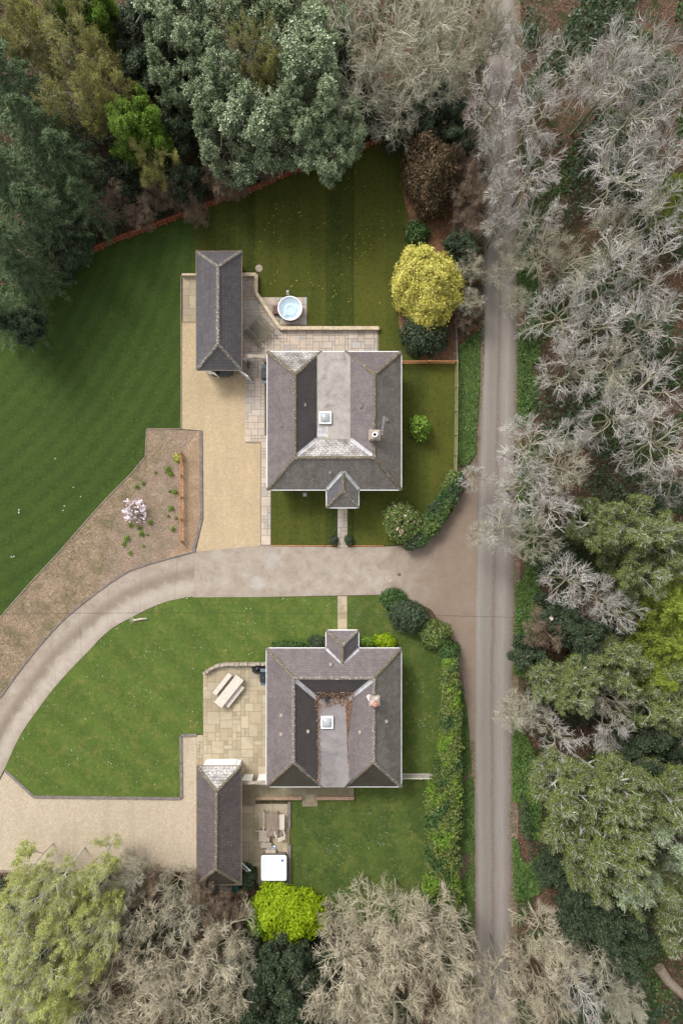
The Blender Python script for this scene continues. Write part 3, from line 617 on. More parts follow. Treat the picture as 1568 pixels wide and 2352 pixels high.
# stone / timber edging: each run of edging is one thing
def edging(name, label, cat_, pts, wpx, h, mat, z0=0., grp=None, seglen=1.0, gap=.015, jit=0., base=(0, 0)):
    """a low wall or kerb laid as separate blocks, one mesh"""
    b = MB(); rg = random.Random(int(pts[0][0] * 7 + pts[0][1])); q = [Vector(P(x, y, z0 + h)) for x, y in pts]
    for a, c in zip(q, q[1:]):
        ln = (c - a).length; k = max(1, round(ln / seglen)); ang = math.atan2(c.y - a.y, c.x - a.x)
        for i in range(k):
            m = a.lerp(c, (i + .5) / k); b.box((m.x + rg.uniform(-jit, jit), m.y + rg.uniform(-jit, jit), z0 + h / 2 + rg.uniform(-jit, 0) * .4), (ln / k - gap, L(wpx) + rg.uniform(-jit, jit), h), ang + rg.uniform(-jit, jit) * .3)
    o = b.build(name, M[mat], None, .008, 1); tag(o, label, cat_, grp); return o
def walling(name, label, pts, wpx, h, mat, cope, z0=0., over=.03, seglen=.11):
    """a garden wall: body plus a coping of headers laid across"""
    q0 = Vector(P(*pts[0], h)); t = thing(name, label, 'wall', (q0.x, q0.y, 0)); b = MB(); c_ = MB(); rg = random.Random(5)
    q = [Vector(P(x, y, z0 + h)) - Vector((q0.x, q0.y, 0)) for x, y in pts]
    for a, c in zip(q, q[1:]):
        ln = (c - a).length; ang = math.atan2(c.y - a.y, c.x - a.x); m = (a + c) / 2
        b.box((m.x, m.y, (z0 + h - .08) / 2), (ln + L(wpx) * .8, L(wpx) - .04, z0 + h - .08), ang)
        k = max(1, int(ln / seglen))
        for i in range(k):
            m = a.lerp(c, (i + .5) / k); c_.box((m.x, m.y, z0 + h - .04 + rg.uniform(-.004, .004)), (ln / k - .008, L(wpx) + over, .08), ang)
    b.build('wall_body', M[mat], t); o = c_.build('coping', M[cope], t); return t
walling('garden_wall', 'low wall with buff brick coping running round the upper patio beside the round hot tub', [(556, 630), (588, 630), (588, 672), (643, 753), (869, 753)], 7, .5, 'stone', 'buffbrick')
walling('garden_wall', 'low brick-topped wall left of the upper garage closing the paved strip', [(452, 630), (418, 630)], 4, .5, 'stone', 'buffbrick')
walling('garden_wall', 'brick-coped wall behind the lower house, left of the garden steps', [(587, 1834), (693, 1834)], 7, .35, 'redbrick', 'redbrick', 0)
walling('garden_wall', 'short brick-coped wall behind the lower house, right of the garden steps', [(727, 1834), (811, 1834)], 7, .35, 'redbrick', 'redbrick', 0)
edging('stone_wall', 'low curved rubble stone wall along the top of the lower patio', 'wall', catmull([(467, 1548), (485, 1536), (505, 1529), (530, 1526), (560, 1527), (612, 1526)], 3), 6, .55, 'stone', 0, None, .3, .01, .03)
edging('kerb', 'dark kerb of setts between the bark bed and the gold gravel drive', 'kerb', [(461, 990), (463, 1190), (444, 1266)], 7, .1, 'sleeper', 0, None, 2.4)
edging('kerb', 'thin dark kerb curving between the dry bank and the concrete drive', 'kerb', outer[12:][::3] + [outer[-1]], 3, .1, 'sleeper')
edging('kerb', 'stone edging between the lower lawn and the pale gravel drive', 'kerb', [(12, 1770), (78, 1831), (417, 1835), (415, 1690), (452, 1689)], 6, .12, 'sleeper', 0, None, 1.2)
edging('kerb', 'timber edge along the bottom of the pale gravel drive, below it the birches', 'kerb', [(-60, 2001), (300, 2001), (452, 2003)], 3, .1, 'wood_brown', 0, None, 2.4)
edging('kerb', 'timber board edging round the left lawn beside the gold gravel and dry bank', 'kerb', [(416, 632), (416, 985), (337, 985), (334, 1049), (300, 1089), (250, 1139), (200, 1194), (135, 1269), (65, 1344), (0, 1419), (-60, 1482)], 2.4, .09, 'wood_brown', 0, None, 2.4)
edging('kerb', 'timber edging along the front lawn of the upper house', 'kerb', [(622, 1253), (775, 1254)], 2, .09, 'wood_or', 0, None, 2.4)
edging('kerb', 'timber edging below the front lawn right of the upper house path', 'kerb', [(798, 1254), (880, 1254)], 2, .09, 'wood_or', 0, None, 2.4)
edging('kerb', 'upper dark sleeper between slab terrace and lower back lawn', 'kerb', [(664.5, 1842), (664.5, 1905)], 6, .2, 'sleeper', 0, None, 1.2)
edging('kerb', 'lower dark sleeper edge beside the square hot tub', 'kerb', [(665, 1940), (665, 2030), (596, 2030)], 6, .2, 'sleeper', 0, None, 1.5)
edging('step', 'stone steps from the lower house terrace onto the lawn', 'steps', [(710, 1838), (710, 1851)], 30, .09, 'stone', 0, None, .2)
edging('step', 'shallow stone steps beside the lower garage below the white gate wall', 'steps', [(568, 1839), (568, 1853)], 30, .10, 'stone', 0, None, .2)

# ================================================================ FENCES
def fence(name, label, pts, h, mat, style, spacing=1.8, postw=.1, cat_='fence'):
    q0 = P(*pts[0], 0); t = thing(name, label, cat_, (q0[0], q0[1], 0)); rails = MB(); pal = MB()
    q = [Vector(P(x, y, 0)) - Vector(q0) for x, y in pts]; pm = None; first = True
    def post(p, ang):
        nonlocal pm
        if pm is None:
            pb = MB(); pb.box((0, 0, (h + .05) / 2), (postw, postw, h + .05)); o = pb.build('post', M[mat], t, .008, 1); pm = o.data
        else: o = link('post', pm, None, t)
        o.location = p; o.rotation_euler = (0, 0, ang)
    for a, c in zip(q, q[1:]):
        ln = (c - a).length; ang = math.atan2(c.y - a.y, c.x - a.x); k = max(1, round(ln / spacing)); n = Vector((-math.sin(ang), math.cos(ang), 0)); m = (a + c) / 2
        for i in range(k): post(a.lerp(c, i / k), ang)
        if style == 'palings':
            for zz in (.25, h - .25): rails.box((m.x + n.x * .06, m.y + n.y * .06, zz), (ln, .04, .09), ang)
            kk = int(ln / .19)
            for i in range(kk): e = a.lerp(c, (i + .5) / kk) + n * .10; pal.box((e.x, e.y, h / 2), (.09, .022, h), ang)
        elif style == 'rails':
            for zz in (.3, .6, h - .08): rails.box((m.x + n.x * .06, m.y + n.y * .06, zz), (ln, .045, .1), ang)
        elif style == 'trellis':
            for zz in (.06, h - .03): rails.box((m.x, m.y, zz), (ln, .05, .06), ang)
            kk = int(ln / .17)
            for i in range(kk):
                e = a.lerp(c, (i + .5) / kk); pal.box((e.x, e.y, h / 2), (.035, .02, h - .12), ang)
            for zz in np.arange(.25, h - .1, .2): pal.box((m.x + n.x * .02, m.y + n.y * .02, float(zz)), (ln, .018, .035), ang)
    post(q[-1], 0)
    rails.build('rail', M[mat], t)
    if pal.v: pal.build('palings' if style == 'palings' else 'lattice', M[mat], t)
    return t
fence('picket_fence', 'rust-red picket fence curving between the upper lawn and the dark wood', catmull(fence_line, 3), 1.0, 'wood_red', 'palings')
fence('post_and_rail_fence', 'orange post and rail fence standing in the bark bed beside the gold gravel', [(418, 1042), (418, 1243)], .9, 'wood_or', 'rails', 1.75)
fence('trellis_fence', 'orange trellis fence from the upper house to the bark bed corner', [(921, 835), (1045, 835)], 1.1, 'wood_or', 'trellis')
fence('trellis_fence', 'greenish trellis fence down the lane side of the upper house lawn', [(1045, 838), (1044, 1000), (1042, 1092)], 1.3, 'trellis', 'trellis')
fence('garden_fence', 'brown fence behind the bark bed along the lane, above the trellis corner', [(1036, 330), (1037, 560), (1045, 832)], .9, 'wood_brown', 'rails')
fence('trellis_fence', 'short pale trellis fence running from the lower house to the long hedge', [(922, 1777), (1003, 1777)], 1.2, 'wood_pale', 'trellis')
fence('trellis_fence', 'trellis fence along the house side of the long hedge', [(1020, 1505), (1017, 1600), (1005, 1770)], 1.2, 'trellis', 'trellis')
fence('wire_fence', 'low wooden fence along the inside of the curved hedge by the upper drive', [(1040, 1100), (1015, 1140), (978, 1178)], .9, 'trellis', 'trellis')

# ================================================================ HOUSES
def roof_mesh(faces, mats, parent, name='roof'):
    """faces: (list of (x, y, z) plan points, material slot). Tile courses run parallel to each eave via UVs."""
    V = []; F = []; UV = []; MI = []
    for pts, mi in faces:
        w_ = [Vector(P(*p)) for p in pts]
        n = Vector((0, 0, 0))
        for i in range(len(w_)): n += w_[i].cross(w_[(i + 1) % len(w_)])
        n.normalize()
        if n.z < 0: n = -n; w_ = w_[::-1]
        e = Vector((0, 0, 1)).cross(n)
        e = e.normalized() if e.length > 1e-4 else Vector((1, 0, 0)); up = n.cross(e)
        i0 = len(V); V += w_; F.append(tuple(range(i0, i0 + len(w_)))); UV.append([(p.dot(e), p.dot(up)) for p in w_]); MI.append(mi)
    me = bpy.data.meshes.new(name); me.from_pydata([tuple(v - Vector(parent.location)) for v in V], [], F); uv = me.uv_layers.new(name='UVMap')
    for p, us in zip(me.polygons, UV):
        for l, u in zip(p.loop_indices, us): uv.data[l].uv = u
    for m in mats: me.materials.append(M[m])
    for p, mi in zip(me.polygons, MI): p.material_index = mi
    return link(name, me, None, parent)
def caps(pts, parent, off, mat='ridge', name='ridge_cap', r=.13, seg=.42, jit=.012):
    """half-round ridge tiles laid end to end along one ridge or hip"""
    a, c = Vector(P(*pts[0])) - off, Vector(P(*pts[1])) - off; d = c - a; ln = d.length; d.normalize(); k = max(1, int(ln / seg)); s_ = d.cross(Vector((0, 0, 1))).normalized(); u = s_.cross(d); b = MB(); rg = random.Random(int(ln * 977))
    for i in range(k):
        p0 = a + d * (ln * i / k); p1 = a + d * (ln * (i + 1) / k - .015); rr = r * rg.uniform(.92, 1.1); vs = []; n = 6
        for p in (p0, p1):
            for j in range(n + 1): an = math.pi * j / n; vs.append(p + s_ * math.cos(an) * rr + u * (math.sin(an) * rr * .75 - .03 + rg.uniform(-jit, jit) * .3))
        f = [(j, j + 1, n + 2 + j, n + 1 + j) for j in range(n)] + [tuple(range(n + 1)), tuple(range(n + 1, 2 * n + 2))[::-1]]
        b.add(vs, f)
    return b.build(name, M[mat], parent)
def flashing(pts, parent, off, wd=.16, mat='lead', name='valley_flashing', lift=.03):
    a, c = Vector(P(*pts[0])) - off, Vector(P(*pts[1])) - off; d = (c - a).normalized(); s_ = d.cross(Vector((0, 0, 1))).normalized() * wd; b = MB(); z = Vector((0, 0, lift)); z2 = Vector((0, 0, lift + .07))
    b.add([a - s_ + z2, a + z, a + s_ + z2, c - s_ + z2, c + z, c + s_ + z2, a - z, c - z], [(0, 1, 4, 3), (1, 2, 5, 4), (0, 3, 7, 6), (2, 6, 7, 5), (0, 6, 2, 1), (3, 4, 5, 7)])
    return b.build(name, M[mat], parent)
def gutter(x0, y0, x1, y1, z, parent, off, wd=.11, mat='white', inset=0.):
    a, c = Vector(P(x0, y0, z)) - off, Vector(P(x1, y1, z)) - off; m = (a + c) / 2; ang = math.atan2(c.y - a.y, c.x - a.x); b = MB(); b.box((m.x, m.y, z - .07), ((c - a).length - .01, wd, .14), ang)
    return b.build('gutter', M[mat], parent, .01, 1)
def box_walls(x0, y0, x1, y1, z, inset, parent, off, mat='render', thick=.0):
    a = Vector(P(x0, y0, z)) - off; c = Vector(P(x1, y1, z)) - off; b = MB()
    b.box(((a.x + c.x) / 2, (a.y + c.y) / 2, (z - .06) / 2), (abs(c.x - a.x) - 2 * inset, abs(c.y - a.y) - 2 * inset, z - .06)); o = b.build('wall', M[mat], parent); return (a.x + inset, c.x - inset, c.y + inset, a.y - inset)
def soffit(x0, y0, x1, y1, z, parent, off):
    a = Vector(P(x0, y0, z)) - off; c = Vector(P(x1, y1, z)) - off; b = MB(); b.box(((a.x + c.x) / 2, (a.y + c.y) / 2, z - .04), (abs(c.x - a.x) - .03, abs(c.y - a.y) - .03, .03)); return b.build('soffit', M['white'], parent)
def opening(parent, x, y, z, w_, h, ang, door=False):
    f = MB(); 
    if door:
        f.box((0, 0, 0), (w_, .06, h)); o = f.build('door', M['white'], parent, .01, 1); hb = MB(); hb.box((w_ * .38, -.05, -.05), (.03, .05, .12)); hb.build('handle', M['black'], o)
    else:
        for s_ in (-1, 1): f.box((s_ * (w_ / 2 - .03), 0, 0), (.06, .07, h)); f.box((0, 0, s_ * (h / 2 - .03)), (w_ - .12, .072, .06))
        f.box((0, 0, 0), (.04, .06, h - .125)); o = f.build('window', M['white'], parent); g = MB(); g.box((0, .005, 0), (w_ - .13, .02, h - .13)); g.build('pane', M['glass'], o); g = MB(); g.box((0, -.07, -h / 2 - .03), (w_ + .1, .16, .05)); g.build('sill', M['stone'], o)
    o.location = (x, y, z); o.rotation_euler = (0, 0, ang); return o
def vent(parent, off, x, y, z, mat='lead'):
    p = Vector(P(x, y, z)) - off; b = MB(); b.box((p.x, p.y, z + .03), (.22, .26, .07)); return b.build('roof_vent', M[mat], parent, .01, 1)
def skylight(t, off, x, y, z, s=.95):
    p = Vector(P(x, y, z)) - off; b = MB()
    for k in (-1, 1): b.box((p.x + k * s * .44, p.y, z + .12), (s * .12, s, .24)); b.box((p.x, p.y + k * s * .44, z + .12), (s * .755, s * .12, .24))
    o = b.build('skylight', M['white'], t, .012, 2); d = MB(); h = s * .39; n = 8; V = []; F = []
    for i in range(n + 1):
        for j in range(n + 1):
            u, v = i / n * 2 - 1, j / n * 2 - 1; V.append((p.x + u * h, p.y + v * h, z + .2 + .22 * math.cos(u * 1.5) ** .5 * math.cos(v * 1.5) ** .5 ))
    for i in range(n):
        for j in range(n): q = i * (n + 1) + j; F.append((q, q + n + 1, q + n + 2, q + 1))
    d.add(V, F); d.build('dome', M['dome'], o, smooth=True)
    return o

EZ, RZ, FZ = 3.0, 4.95, 3.55
# ---- upper house
off = Vector(P(767, 966, EZ)); off.z = 0
h1 = thing('house', 'upper house with hipped slate roof around a pale flat roof, by the round hot tub', 'house', off)
A, B_, C_, D_ = (614, 808, EZ), (921, 808, EZ), (921, 1125, EZ), (614, 1125, EZ)
lt, lb, rt, rb = (677, 860, RZ), (677, 1051, RZ), (860, 860, RZ), (859, 1051, RZ)
e1, e2, f1, f2, f3, f4 = (739, 808, EZ), (792, 808, EZ), (728, 818, FZ), (804, 818, FZ), (804, 1009, FZ), (728, 1009, FZ)
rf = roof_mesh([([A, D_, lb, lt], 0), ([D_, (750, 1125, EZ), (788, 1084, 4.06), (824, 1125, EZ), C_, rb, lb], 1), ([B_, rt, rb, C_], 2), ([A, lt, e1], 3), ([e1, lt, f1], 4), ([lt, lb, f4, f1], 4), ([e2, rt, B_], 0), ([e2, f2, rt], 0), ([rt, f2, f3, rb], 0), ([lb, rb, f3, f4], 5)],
               ['purple', 'weather', 'weather', 'glare', 'dark', 'glare'], h1)
fr = MB(); q = [Vector(P(*p)) - off for p in [(739, 808, FZ), (792, 808, FZ), f2, f3, f4, f1]]
fr.prism([(p.x, p.y) for p in q], EZ + .1, FZ); fr.build('flat_roof', M['flat1'], h1)
for i, (x, y, w_, h, c_) in enumerate(((740, 993, 24, 20, 'felt'),)):
    p = Vector(P(x, y, FZ)) - off; b = MB(); b.box((p.x, p.y, FZ + .004), (L(w_) * .94, L(h) * .94, .012)); b.build('felt_patch', M['lead'], h1)
b = MB(); rg0 = random.Random(3)
for k in range(9): p = Vector(P(752 + rg0.uniform(-1.5, 1.5), 981 + k * 2.9, FZ)) - off; b.box((p.x, p.y, FZ + .002), (.09 + rg0.random() * .08, .1, .006), rg0.uniform(-.4, .4))
b.build('paint_mark', M['buffbrick'], h1)
for a, c in ((lt, lb), (rt, rb), (lb, rb)): caps((a, c), rf, off)
for a, c in ((A, lt), (e1, lt), (e2, rt), (B_, rt), (D_, lb), (C_, rb)): caps((a, c), rf, off, name='hip_cap', r=.15)
flashing((lb, f4), rf, off); flashing((rb, f3), rf, off)
for g in ((614, 808, 921, 808), (921, 808, 921, 1125), (614, 808, 614, 1125), (614, 1125, 749, 1125), (825, 1125, 921, 1125)): gutter(*g, EZ, h1, off)
W = box_walls(614, 808, 921, 1125, EZ, .5, h1, off); soffit(614, 808, 921, 1125, EZ, h1, off)
for k, z in ((-3.2, 1.5), (2.9, 1.5)): opening(h1, k, W[2] - .02, z, 1.4, 1.2, 0)
for k in (-3, 0, 3): opening(h1, W[1] + .02, k, 1.5, 1.2, 1.2, R(90)); opening(h1, W[0] - .02, k - .8, 1.5, 1.0, 1.2, R(-90))
opening(h1, 0, W[3] + .02, 1.05, 1.9, 2.1, R(180), True)
for k in (-3.2, 3.2): opening(h1, k, W[3] + .02, 1.5, 1.4, 1.2, R(180))
# porch of the upper house
pz = 4.06
pr = roof_mesh([([(750, 1125, EZ), (750, 1166, EZ), (788, 1127, pz), (788, 1084, pz)], 0), ([(824, 1125, EZ), (788, 1084, pz), (788, 1127, pz), (823, 1166, EZ)], 1), ([(750, 1166, EZ), (823, 1166, EZ), (788, 1127, pz)], 1)], ['garage', 'weather'], h1, 'porch_roof')
caps(((788, 1085, pz), (788, 1127, pz)), pr, off); caps(((750, 1166, EZ), (788, 1127, pz)), pr, off, name='hip_cap'); caps(((823, 1166, EZ), (788, 1127, pz)), pr, off, name='hip_cap', mat='ridge_w')
flashing(((750, 1124, EZ + .02), (787, 1083, pz)), pr, off, .13); flashing(((824, 1124, EZ + .02), (789, 1083, pz)), pr, off, .13)
for g in ((750, 1128, 750, 1165), (823, 1128, 823, 1165), (751, 1166, 822, 1166)): gutter(*g, EZ, h1, off)
box_walls(750, 1112, 823, 1166, EZ, .4, h1, off); soffit(752, 1128, 821, 1165, EZ, h1, off)
skylight(h1, off, 747, 960, FZ)
def chimney(t, off, x, y, z, w_, mat):
    p = Vector(P(x, y, z)) - off; b = MB(); b.box((p.x, p.y, z / 2 + 1.6), (w_, w_ * .88, z - 3.2)); b.box((p.x, p.y, z - .12), (w_ + .1, w_ * .88 + .1, .12)); b.box((p.x, p.y, z + .02), (w_ * .9, w_ * .8, .1))
    return b.build('chimney', M[mat], t, .015, 1), p
ch, p = chimney(h1, off, 860, 999, 5.6, .8, 'weather_c' if 'weather_c' in M else 'stone')
b = MB(); b.lathe([(.19, 0), (.17, .3), (.2, .3), (.2, .38), (.12, .38), (.11, .05)], (p.x, p.y, 5.64), 20, False); b.build('chimney_pot', M['white'], ch); b = MB(); b.lathe([(.115, 0), (.115, .03)], (p.x, p.y, 5.72), 16); b.build('flue', M['hole'], ch)
b = MB(); q = Vector(P(853, 999, 5.0)) - off; b.box((q.x - .05, q.y, 4.9), (.16, .85, .5)); b.build('chimney_flashing', M['lead'], ch)
ae = thing('tv_aerial', 'thin white comb-like aerial beside the chimney of the upper house', 'aerial', P(875, 985, 4.6)); o3 = Vector(ae.location)
b = MB(); b.tube([(0, 0, -.35), (0, 0, 1.2)], .02); b.build('mast', M['grey'], ae)
b = MB(); a0, a1 = Vector(P(876, 1000, 5.8)) - o3, Vector(P(882, 956, 5.8)) - o3; b.tube([a0, a1], .014); b.build('boom', M['grey'], ae)
b = MB(); dd = (a1 - a0); nn = Vector((-dd.y, dd.x, 0)).normalized()
for k in range(14): e = a0 + dd * (k + .5) / 14; b.tube([e - nn * .09, e + nn * .09], .006, 4)
b.build('elements', M['white'], ae)
for x, y, z in ((647, 976, 4.1), (700, 930, 4.3), (829, 933, 4.3), (888, 964, 4.15), (758, 1085, 4.1)): vent(h1, off, x, y, z, 'sleeper')
b = MB(); p = Vector(P(690, 1128, 1.2)) - off; b.box((p.x, W[2] - .35, 2.2), (.75, .12, .1)); b.build('canopy', M['white'], h1)
# ---- lower house
off = Vector(P(767, 1648, EZ)); off.z = 0
h2 = thing('house', 'lower house with hipped purple slate roof, leaf-littered flat roof and red chimney pot', 'house', off)
A, B_, C_, D_ = (612, 1489, EZ), (921, 1489, EZ), (921, 1807, EZ), (612, 1807, EZ)
lt, lb, rt, rb = (674, 1558, RZ), (674, 1751, RZ), (859, 1558, RZ), (858, 1751, RZ)
e1, e2, f1, f2, f3, f4 = (741, 1807, EZ), (792, 1807, EZ), (730, 1605, FZ), (801, 1605, FZ), (801, 1796, FZ), (731, 1796, FZ)
rf = roof_mesh([([A, D_, lb, lt], 0), ([A, lt, rt, B_, (823, 1489, EZ), (786, 1527, 4.02), (749, 1489, EZ)], 0), ([B_, rt, rb, C_], 1), ([D_, e1, lb], 2), ([e1, f4, lb], 3), ([lt, lb, f4, f1], 3), ([lt, f1, f2, rt], 3), ([e2, C_, rb], 2), ([e2, rb, f3], 0), ([rt, f2, f3, rb], 0)], ['purple', 'weather', 'garage3', 'dark'], h2)
fr = MB(); q = [Vector(P(*p)) - off for p in [(741, 1807, FZ), (792, 1807, FZ), f3, f2, f1, f4]]
fr.prism([(p.x, p.y) for p in q], EZ + .1, FZ); fr.build('flat_roof', M['flat2'], h2)
for a, c in ((lt, lb), (rt, rb)): caps((a, c), rf, off, 'ridge_w')
caps((lt, rt), rf, off, 'ridge_w')
for a, c, m_ in ((A, lt, 'ridge'), (B_, rt, 'ridge'), (D_, lb, 'ridge'), (e1, lb, 'ridge_w'), (e2, rb, 'ridge'), (C_, rb, 'ridge_w')): caps((a, c), rf, off, m_, name='hip_cap', r=.14)
flashing((lt, f1), rf, off); flashing((rt, f2), rf, off)
for g in ((612, 1489, 748, 1489), (824, 1489, 921, 1489), (612, 1489, 612, 1807), (921, 1489, 921, 1807), (612, 1807, 921, 1807)): gutter(*g, EZ, h2, off, .09)
W = box_walls(612, 1489, 921, 1807, EZ, .5, h2, off); soffit(612, 1489, 921, 1807, EZ, h2, off)
for k in (-3.4, 3.2): opening(h2, k, W[3] + .02, 1.5, 1.4, 1.2, R(180)); opening(h2, k, W[2] - .02, 1.5, 1.4, 1.2, 0)
opening(h2, 0, W[2] - .02, 1.05, 1.8, 2.1, 0, True)
for k in (-3, 0, 3): opening(h2, W[1] + .02, k, 1.5, 1.2, 1.2, R(90)); opening(h2, W[0] - .02, k, 1.5, 1.2, 1.2, R(-90))
pz = 4.02
pr = roof_mesh([([(749, 1489, EZ), (786, 1527, pz), (786, 1483, pz), (749, 1448, EZ)], 0), ([(823, 1489, EZ), (823, 1448, EZ), (786, 1483, pz), (786, 1527, pz)], 1), ([(749, 1448, EZ), (786, 1483, pz), (823, 1448, EZ)], 0)], ['purple', 'garage'], h2, 'porch_roof')
caps(((786, 1526, pz), (786, 1483, pz)), pr, off); caps(((749, 1448, EZ), (786, 1483, pz)), pr, off, name='hip_cap'); caps(((823, 1448, EZ), (786, 1483, pz)), pr, off, name='hip_cap', mat='ridge_w')
flashing(((749, 1490, EZ + .02), (785, 1528, pz)), pr, off, .13); flashing(((823, 1490, EZ + .02), (787, 1528, pz)), pr, off, .13)
for g in ((749, 1449, 749, 1486), (823, 1449, 823, 1486), (750, 1448, 822, 1448)): gutter(*g, EZ, h2, off)
box_walls(749, 1448, 823, 1502, EZ, .4, h2, off); soffit(751, 1449, 821, 1487, EZ, h2, off)
skylight(h2, off, 751, 1658, FZ)
ch, p = chimney(h2, off, 860, 1611, 5.5, .75, 'stone')
b = MB(); b.lathe([(.16, 0), (.14, .35), (.19, .38), (.17, .5), (.05, .56)], (p.x + .02, p.y - .12, 5.54), 20); b.build('chimney_pot', M['terra'], ch)
b = MB(); q = Vector(P(850, 1606, 5.0)) - off; b.box((q.x - .02, q.y, 4.85), (.28, .55, .4), .5); b.build('chimney_flashing', M['white'], ch)
ae = thing('tv_aerial', 'small white aerial standing by the red chimney pot of the lower house', 'aerial', P(858, 1602, 5.0)); b = MB(); b.tube([(0, 0, -.4), (0, 0, 1.0)], .02); b.build('mast', M['grey'], ae)
b = MB(); b.tube([(-.25, -.2, .9), (.25, .25, .9)], .014); [b.tube([(k * .1 - .12, k * .09 + .12, .9), (k * .1 + .12, k * .09 - .12, .9)], .01, 4) for k in (-2, -1, 0, 1, 2)]; b.build('elements', M['white'], ae)
for x, y, z in ((645, 1643, 4.1), (645, 1686, 4.1), (707, 1680, 4.2), (826, 1682, 4.3), (887, 1657, 4.1), (759, 1526, 4.2)): vent(h2, off, x, y, z, 'stone')
b = MB(); p = Vector(P(750, 1605, 3.75)) - off; b.box((p.x, p.y, 3.75), (.28, .45, .3)); b.build('flue_box', M['black'], h2, .02, 1)
# leaf litter lying on the flat roof
ring = [[(720, 1590), (815, 1590), (806, 1625), (792, 1625), (775, 1618), (760, 1622), (740, 1628), (736, 1640), (736, 1796), (729, 1796), (727, 1640)], [(794, 1618), (806, 1608), (804, 1640), (798, 1700), (800, 1780), (797, 1690)]]
def litter(name, polys, n, zf, mat, size, seed):
    rg = np.random.default_rng(seed); out = []
    for poly in polys:
        xs = [p[0] for p in poly]; ys = [p[1] for p in poly]
        for _ in range(n):
            x, y = rg.uniform(min(xs), max(xs)), rg.uniform(min(ys), max(ys))
            if inside(x, y, poly): out.append(P(x, y, zf(x, y)))
    c = np.array(out); c[:, 2] += rg.uniform(0, .03, len(c)); d = rg.normal(0, 1, c.shape); d[:, 2] *= .15
    V, F = leaves(rg, c, size, size * .7, unit(d), .1); return link(name, np_mesh(name, V, F), M[mat])
def zf(x, y):
    z = FZ + .02
    if x < 731: z += (731 - x) * .034
    if x > 800: z += (x - 800) * .03
    if y < 1605: z += (1605 - y) * .033
    return z
o = litter('leaf_litter', ring, 3400, zf, 'lf_roof', .13, 4); tag(o, kind='stuff')

# ---- garages
def garage(label, x0, y0, x1, y1, ra, rb_, ez, rz, mats, ridge, left_mat=0):
    off = Vector(P((x0 + x1) / 2, (y0 + y1) / 2, ez)); off.z = 0; t = thing('garage', label, 'garage', off)
    A, B_, C_, D_ = (x0, y0, ez), (x1, y0, ez), (x1, y1, ez), (x0, y1, ez); a, c = (*ra, rz), (*rb_, rz)
    rf = roof_mesh([([A, D_, c, a], 0), ([B_, a, c, C_], 1), ([A, a, B_], 2), ([D_, C_, c], 3)], mats, t)
    caps((a, c), rf, off, ridge); [caps((p, q), rf, off, ridge, 'hip_cap') for p, q in ((A, a), (B_, a), (D_, c), (C_, c))]
    for g in ((x0, y0, x1, y0), (x0, y1, x1, y1), (x0, y0, x0, y1), (x1, y0, x1, y1)): gutter(*g, ez, t, off, .08, 'wood_brown')
    soffit(x0, y0, x1, y1, ez, t, off); return t, off
g1, off = garage('upper garage with long dark slate roof, white lichened ridge and open doors', 451, 577, 555, 850, (500.5, 612), (500.5, 790), 2.6, 4.2, ['garage', 'garage', 'garage', 'garage'], 'ridge_w')
a = Vector(P(451, 577, 2.6)) - off; c = Vector(P(555, 850, 2.6)) - off; b = MB(); X0, X1, Y0, Y1 = a.x + .3, c.x - .3, c.y + .3, a.y - .3
b.box((X0 + .1, (Y0 + Y1) / 2, 1.26), (.2, Y1 - Y0, 2.52)); b.box((X1 - .1, (Y0 + Y1) / 2, 1.26), (.2, Y1 - Y0, 2.52)); b.box(((X0 + X1) / 2, Y1 - .1, 1.26), (X1 - X0 - .41, .2, 2.52)); b.build('wall', M['render'], g1)
hinge_y = Y0
for s_, ang in ((-1, R(197)), (1, R(-38))):
    b = MB(); b.box((.55, 0, 1.15), (1.1, .05, 2.2)); d = b.build('door', M['white'], g1, .01, 1); d.location = ((X0 + .1 if s_ < 0 else X1 - .1), hinge_y - .05, 0); d.rotation_euler = (0, 0, ang if s_ > 0 else R(-22))
    hb = MB(); hb.box((.98, .05, 1.1), (.04, .06, .16)); hb.build('handle', M['black'], d)
g2, off = garage('lower garage with long mossy brown tiled roof beside the pale gravel drive', 452, 1760, 554, 2032, (497.5, 1818), (496, 1997), 2.6, 4.15, ['garage2', 'garage2', 'glare', 'garage3'], 'ridge')
W = box_walls(452, 1760, 554, 2032, 2.6, .3, g2, off); opening(g2, 0, W[3] + .02, 1.05, 2.2, 2.1, R(180), True)
opening(g2, W[1] + .02, -1.5, 1.4, .9, 1.0, R(90))
b = MB(); p = Vector(P(508, 1759, 2.5)) - off; b.box((p.x, W[3] + .12, 2.46), (3.05, .22, .1)); b.build('fascia', M['white'], g2)
b = MB(); p = Vector(P(560, 1991, 1.6)) - off; b.box((.0, .0, 0), (.05, 1.1, .07)); 
# a window leaf standing open on the lower garage
wl = MB(); 
for s_ in (-1, 1): wl.box((s_ * .24, 0, 0), (.07, 1.15, .05)); wl.box((0, s_ * .54, 0), (.41, .07, .05))
o = wl.build('window_casement', M['white'], g2); o.location = (p.x, p.y, 1.6); o.rotation_euler = (R(20), R(-38), R(28)); pm = MB(); pm.box((0, 0, -.01), (.41, 1.0, .015)); pm.build('pane', M['grey'], o)
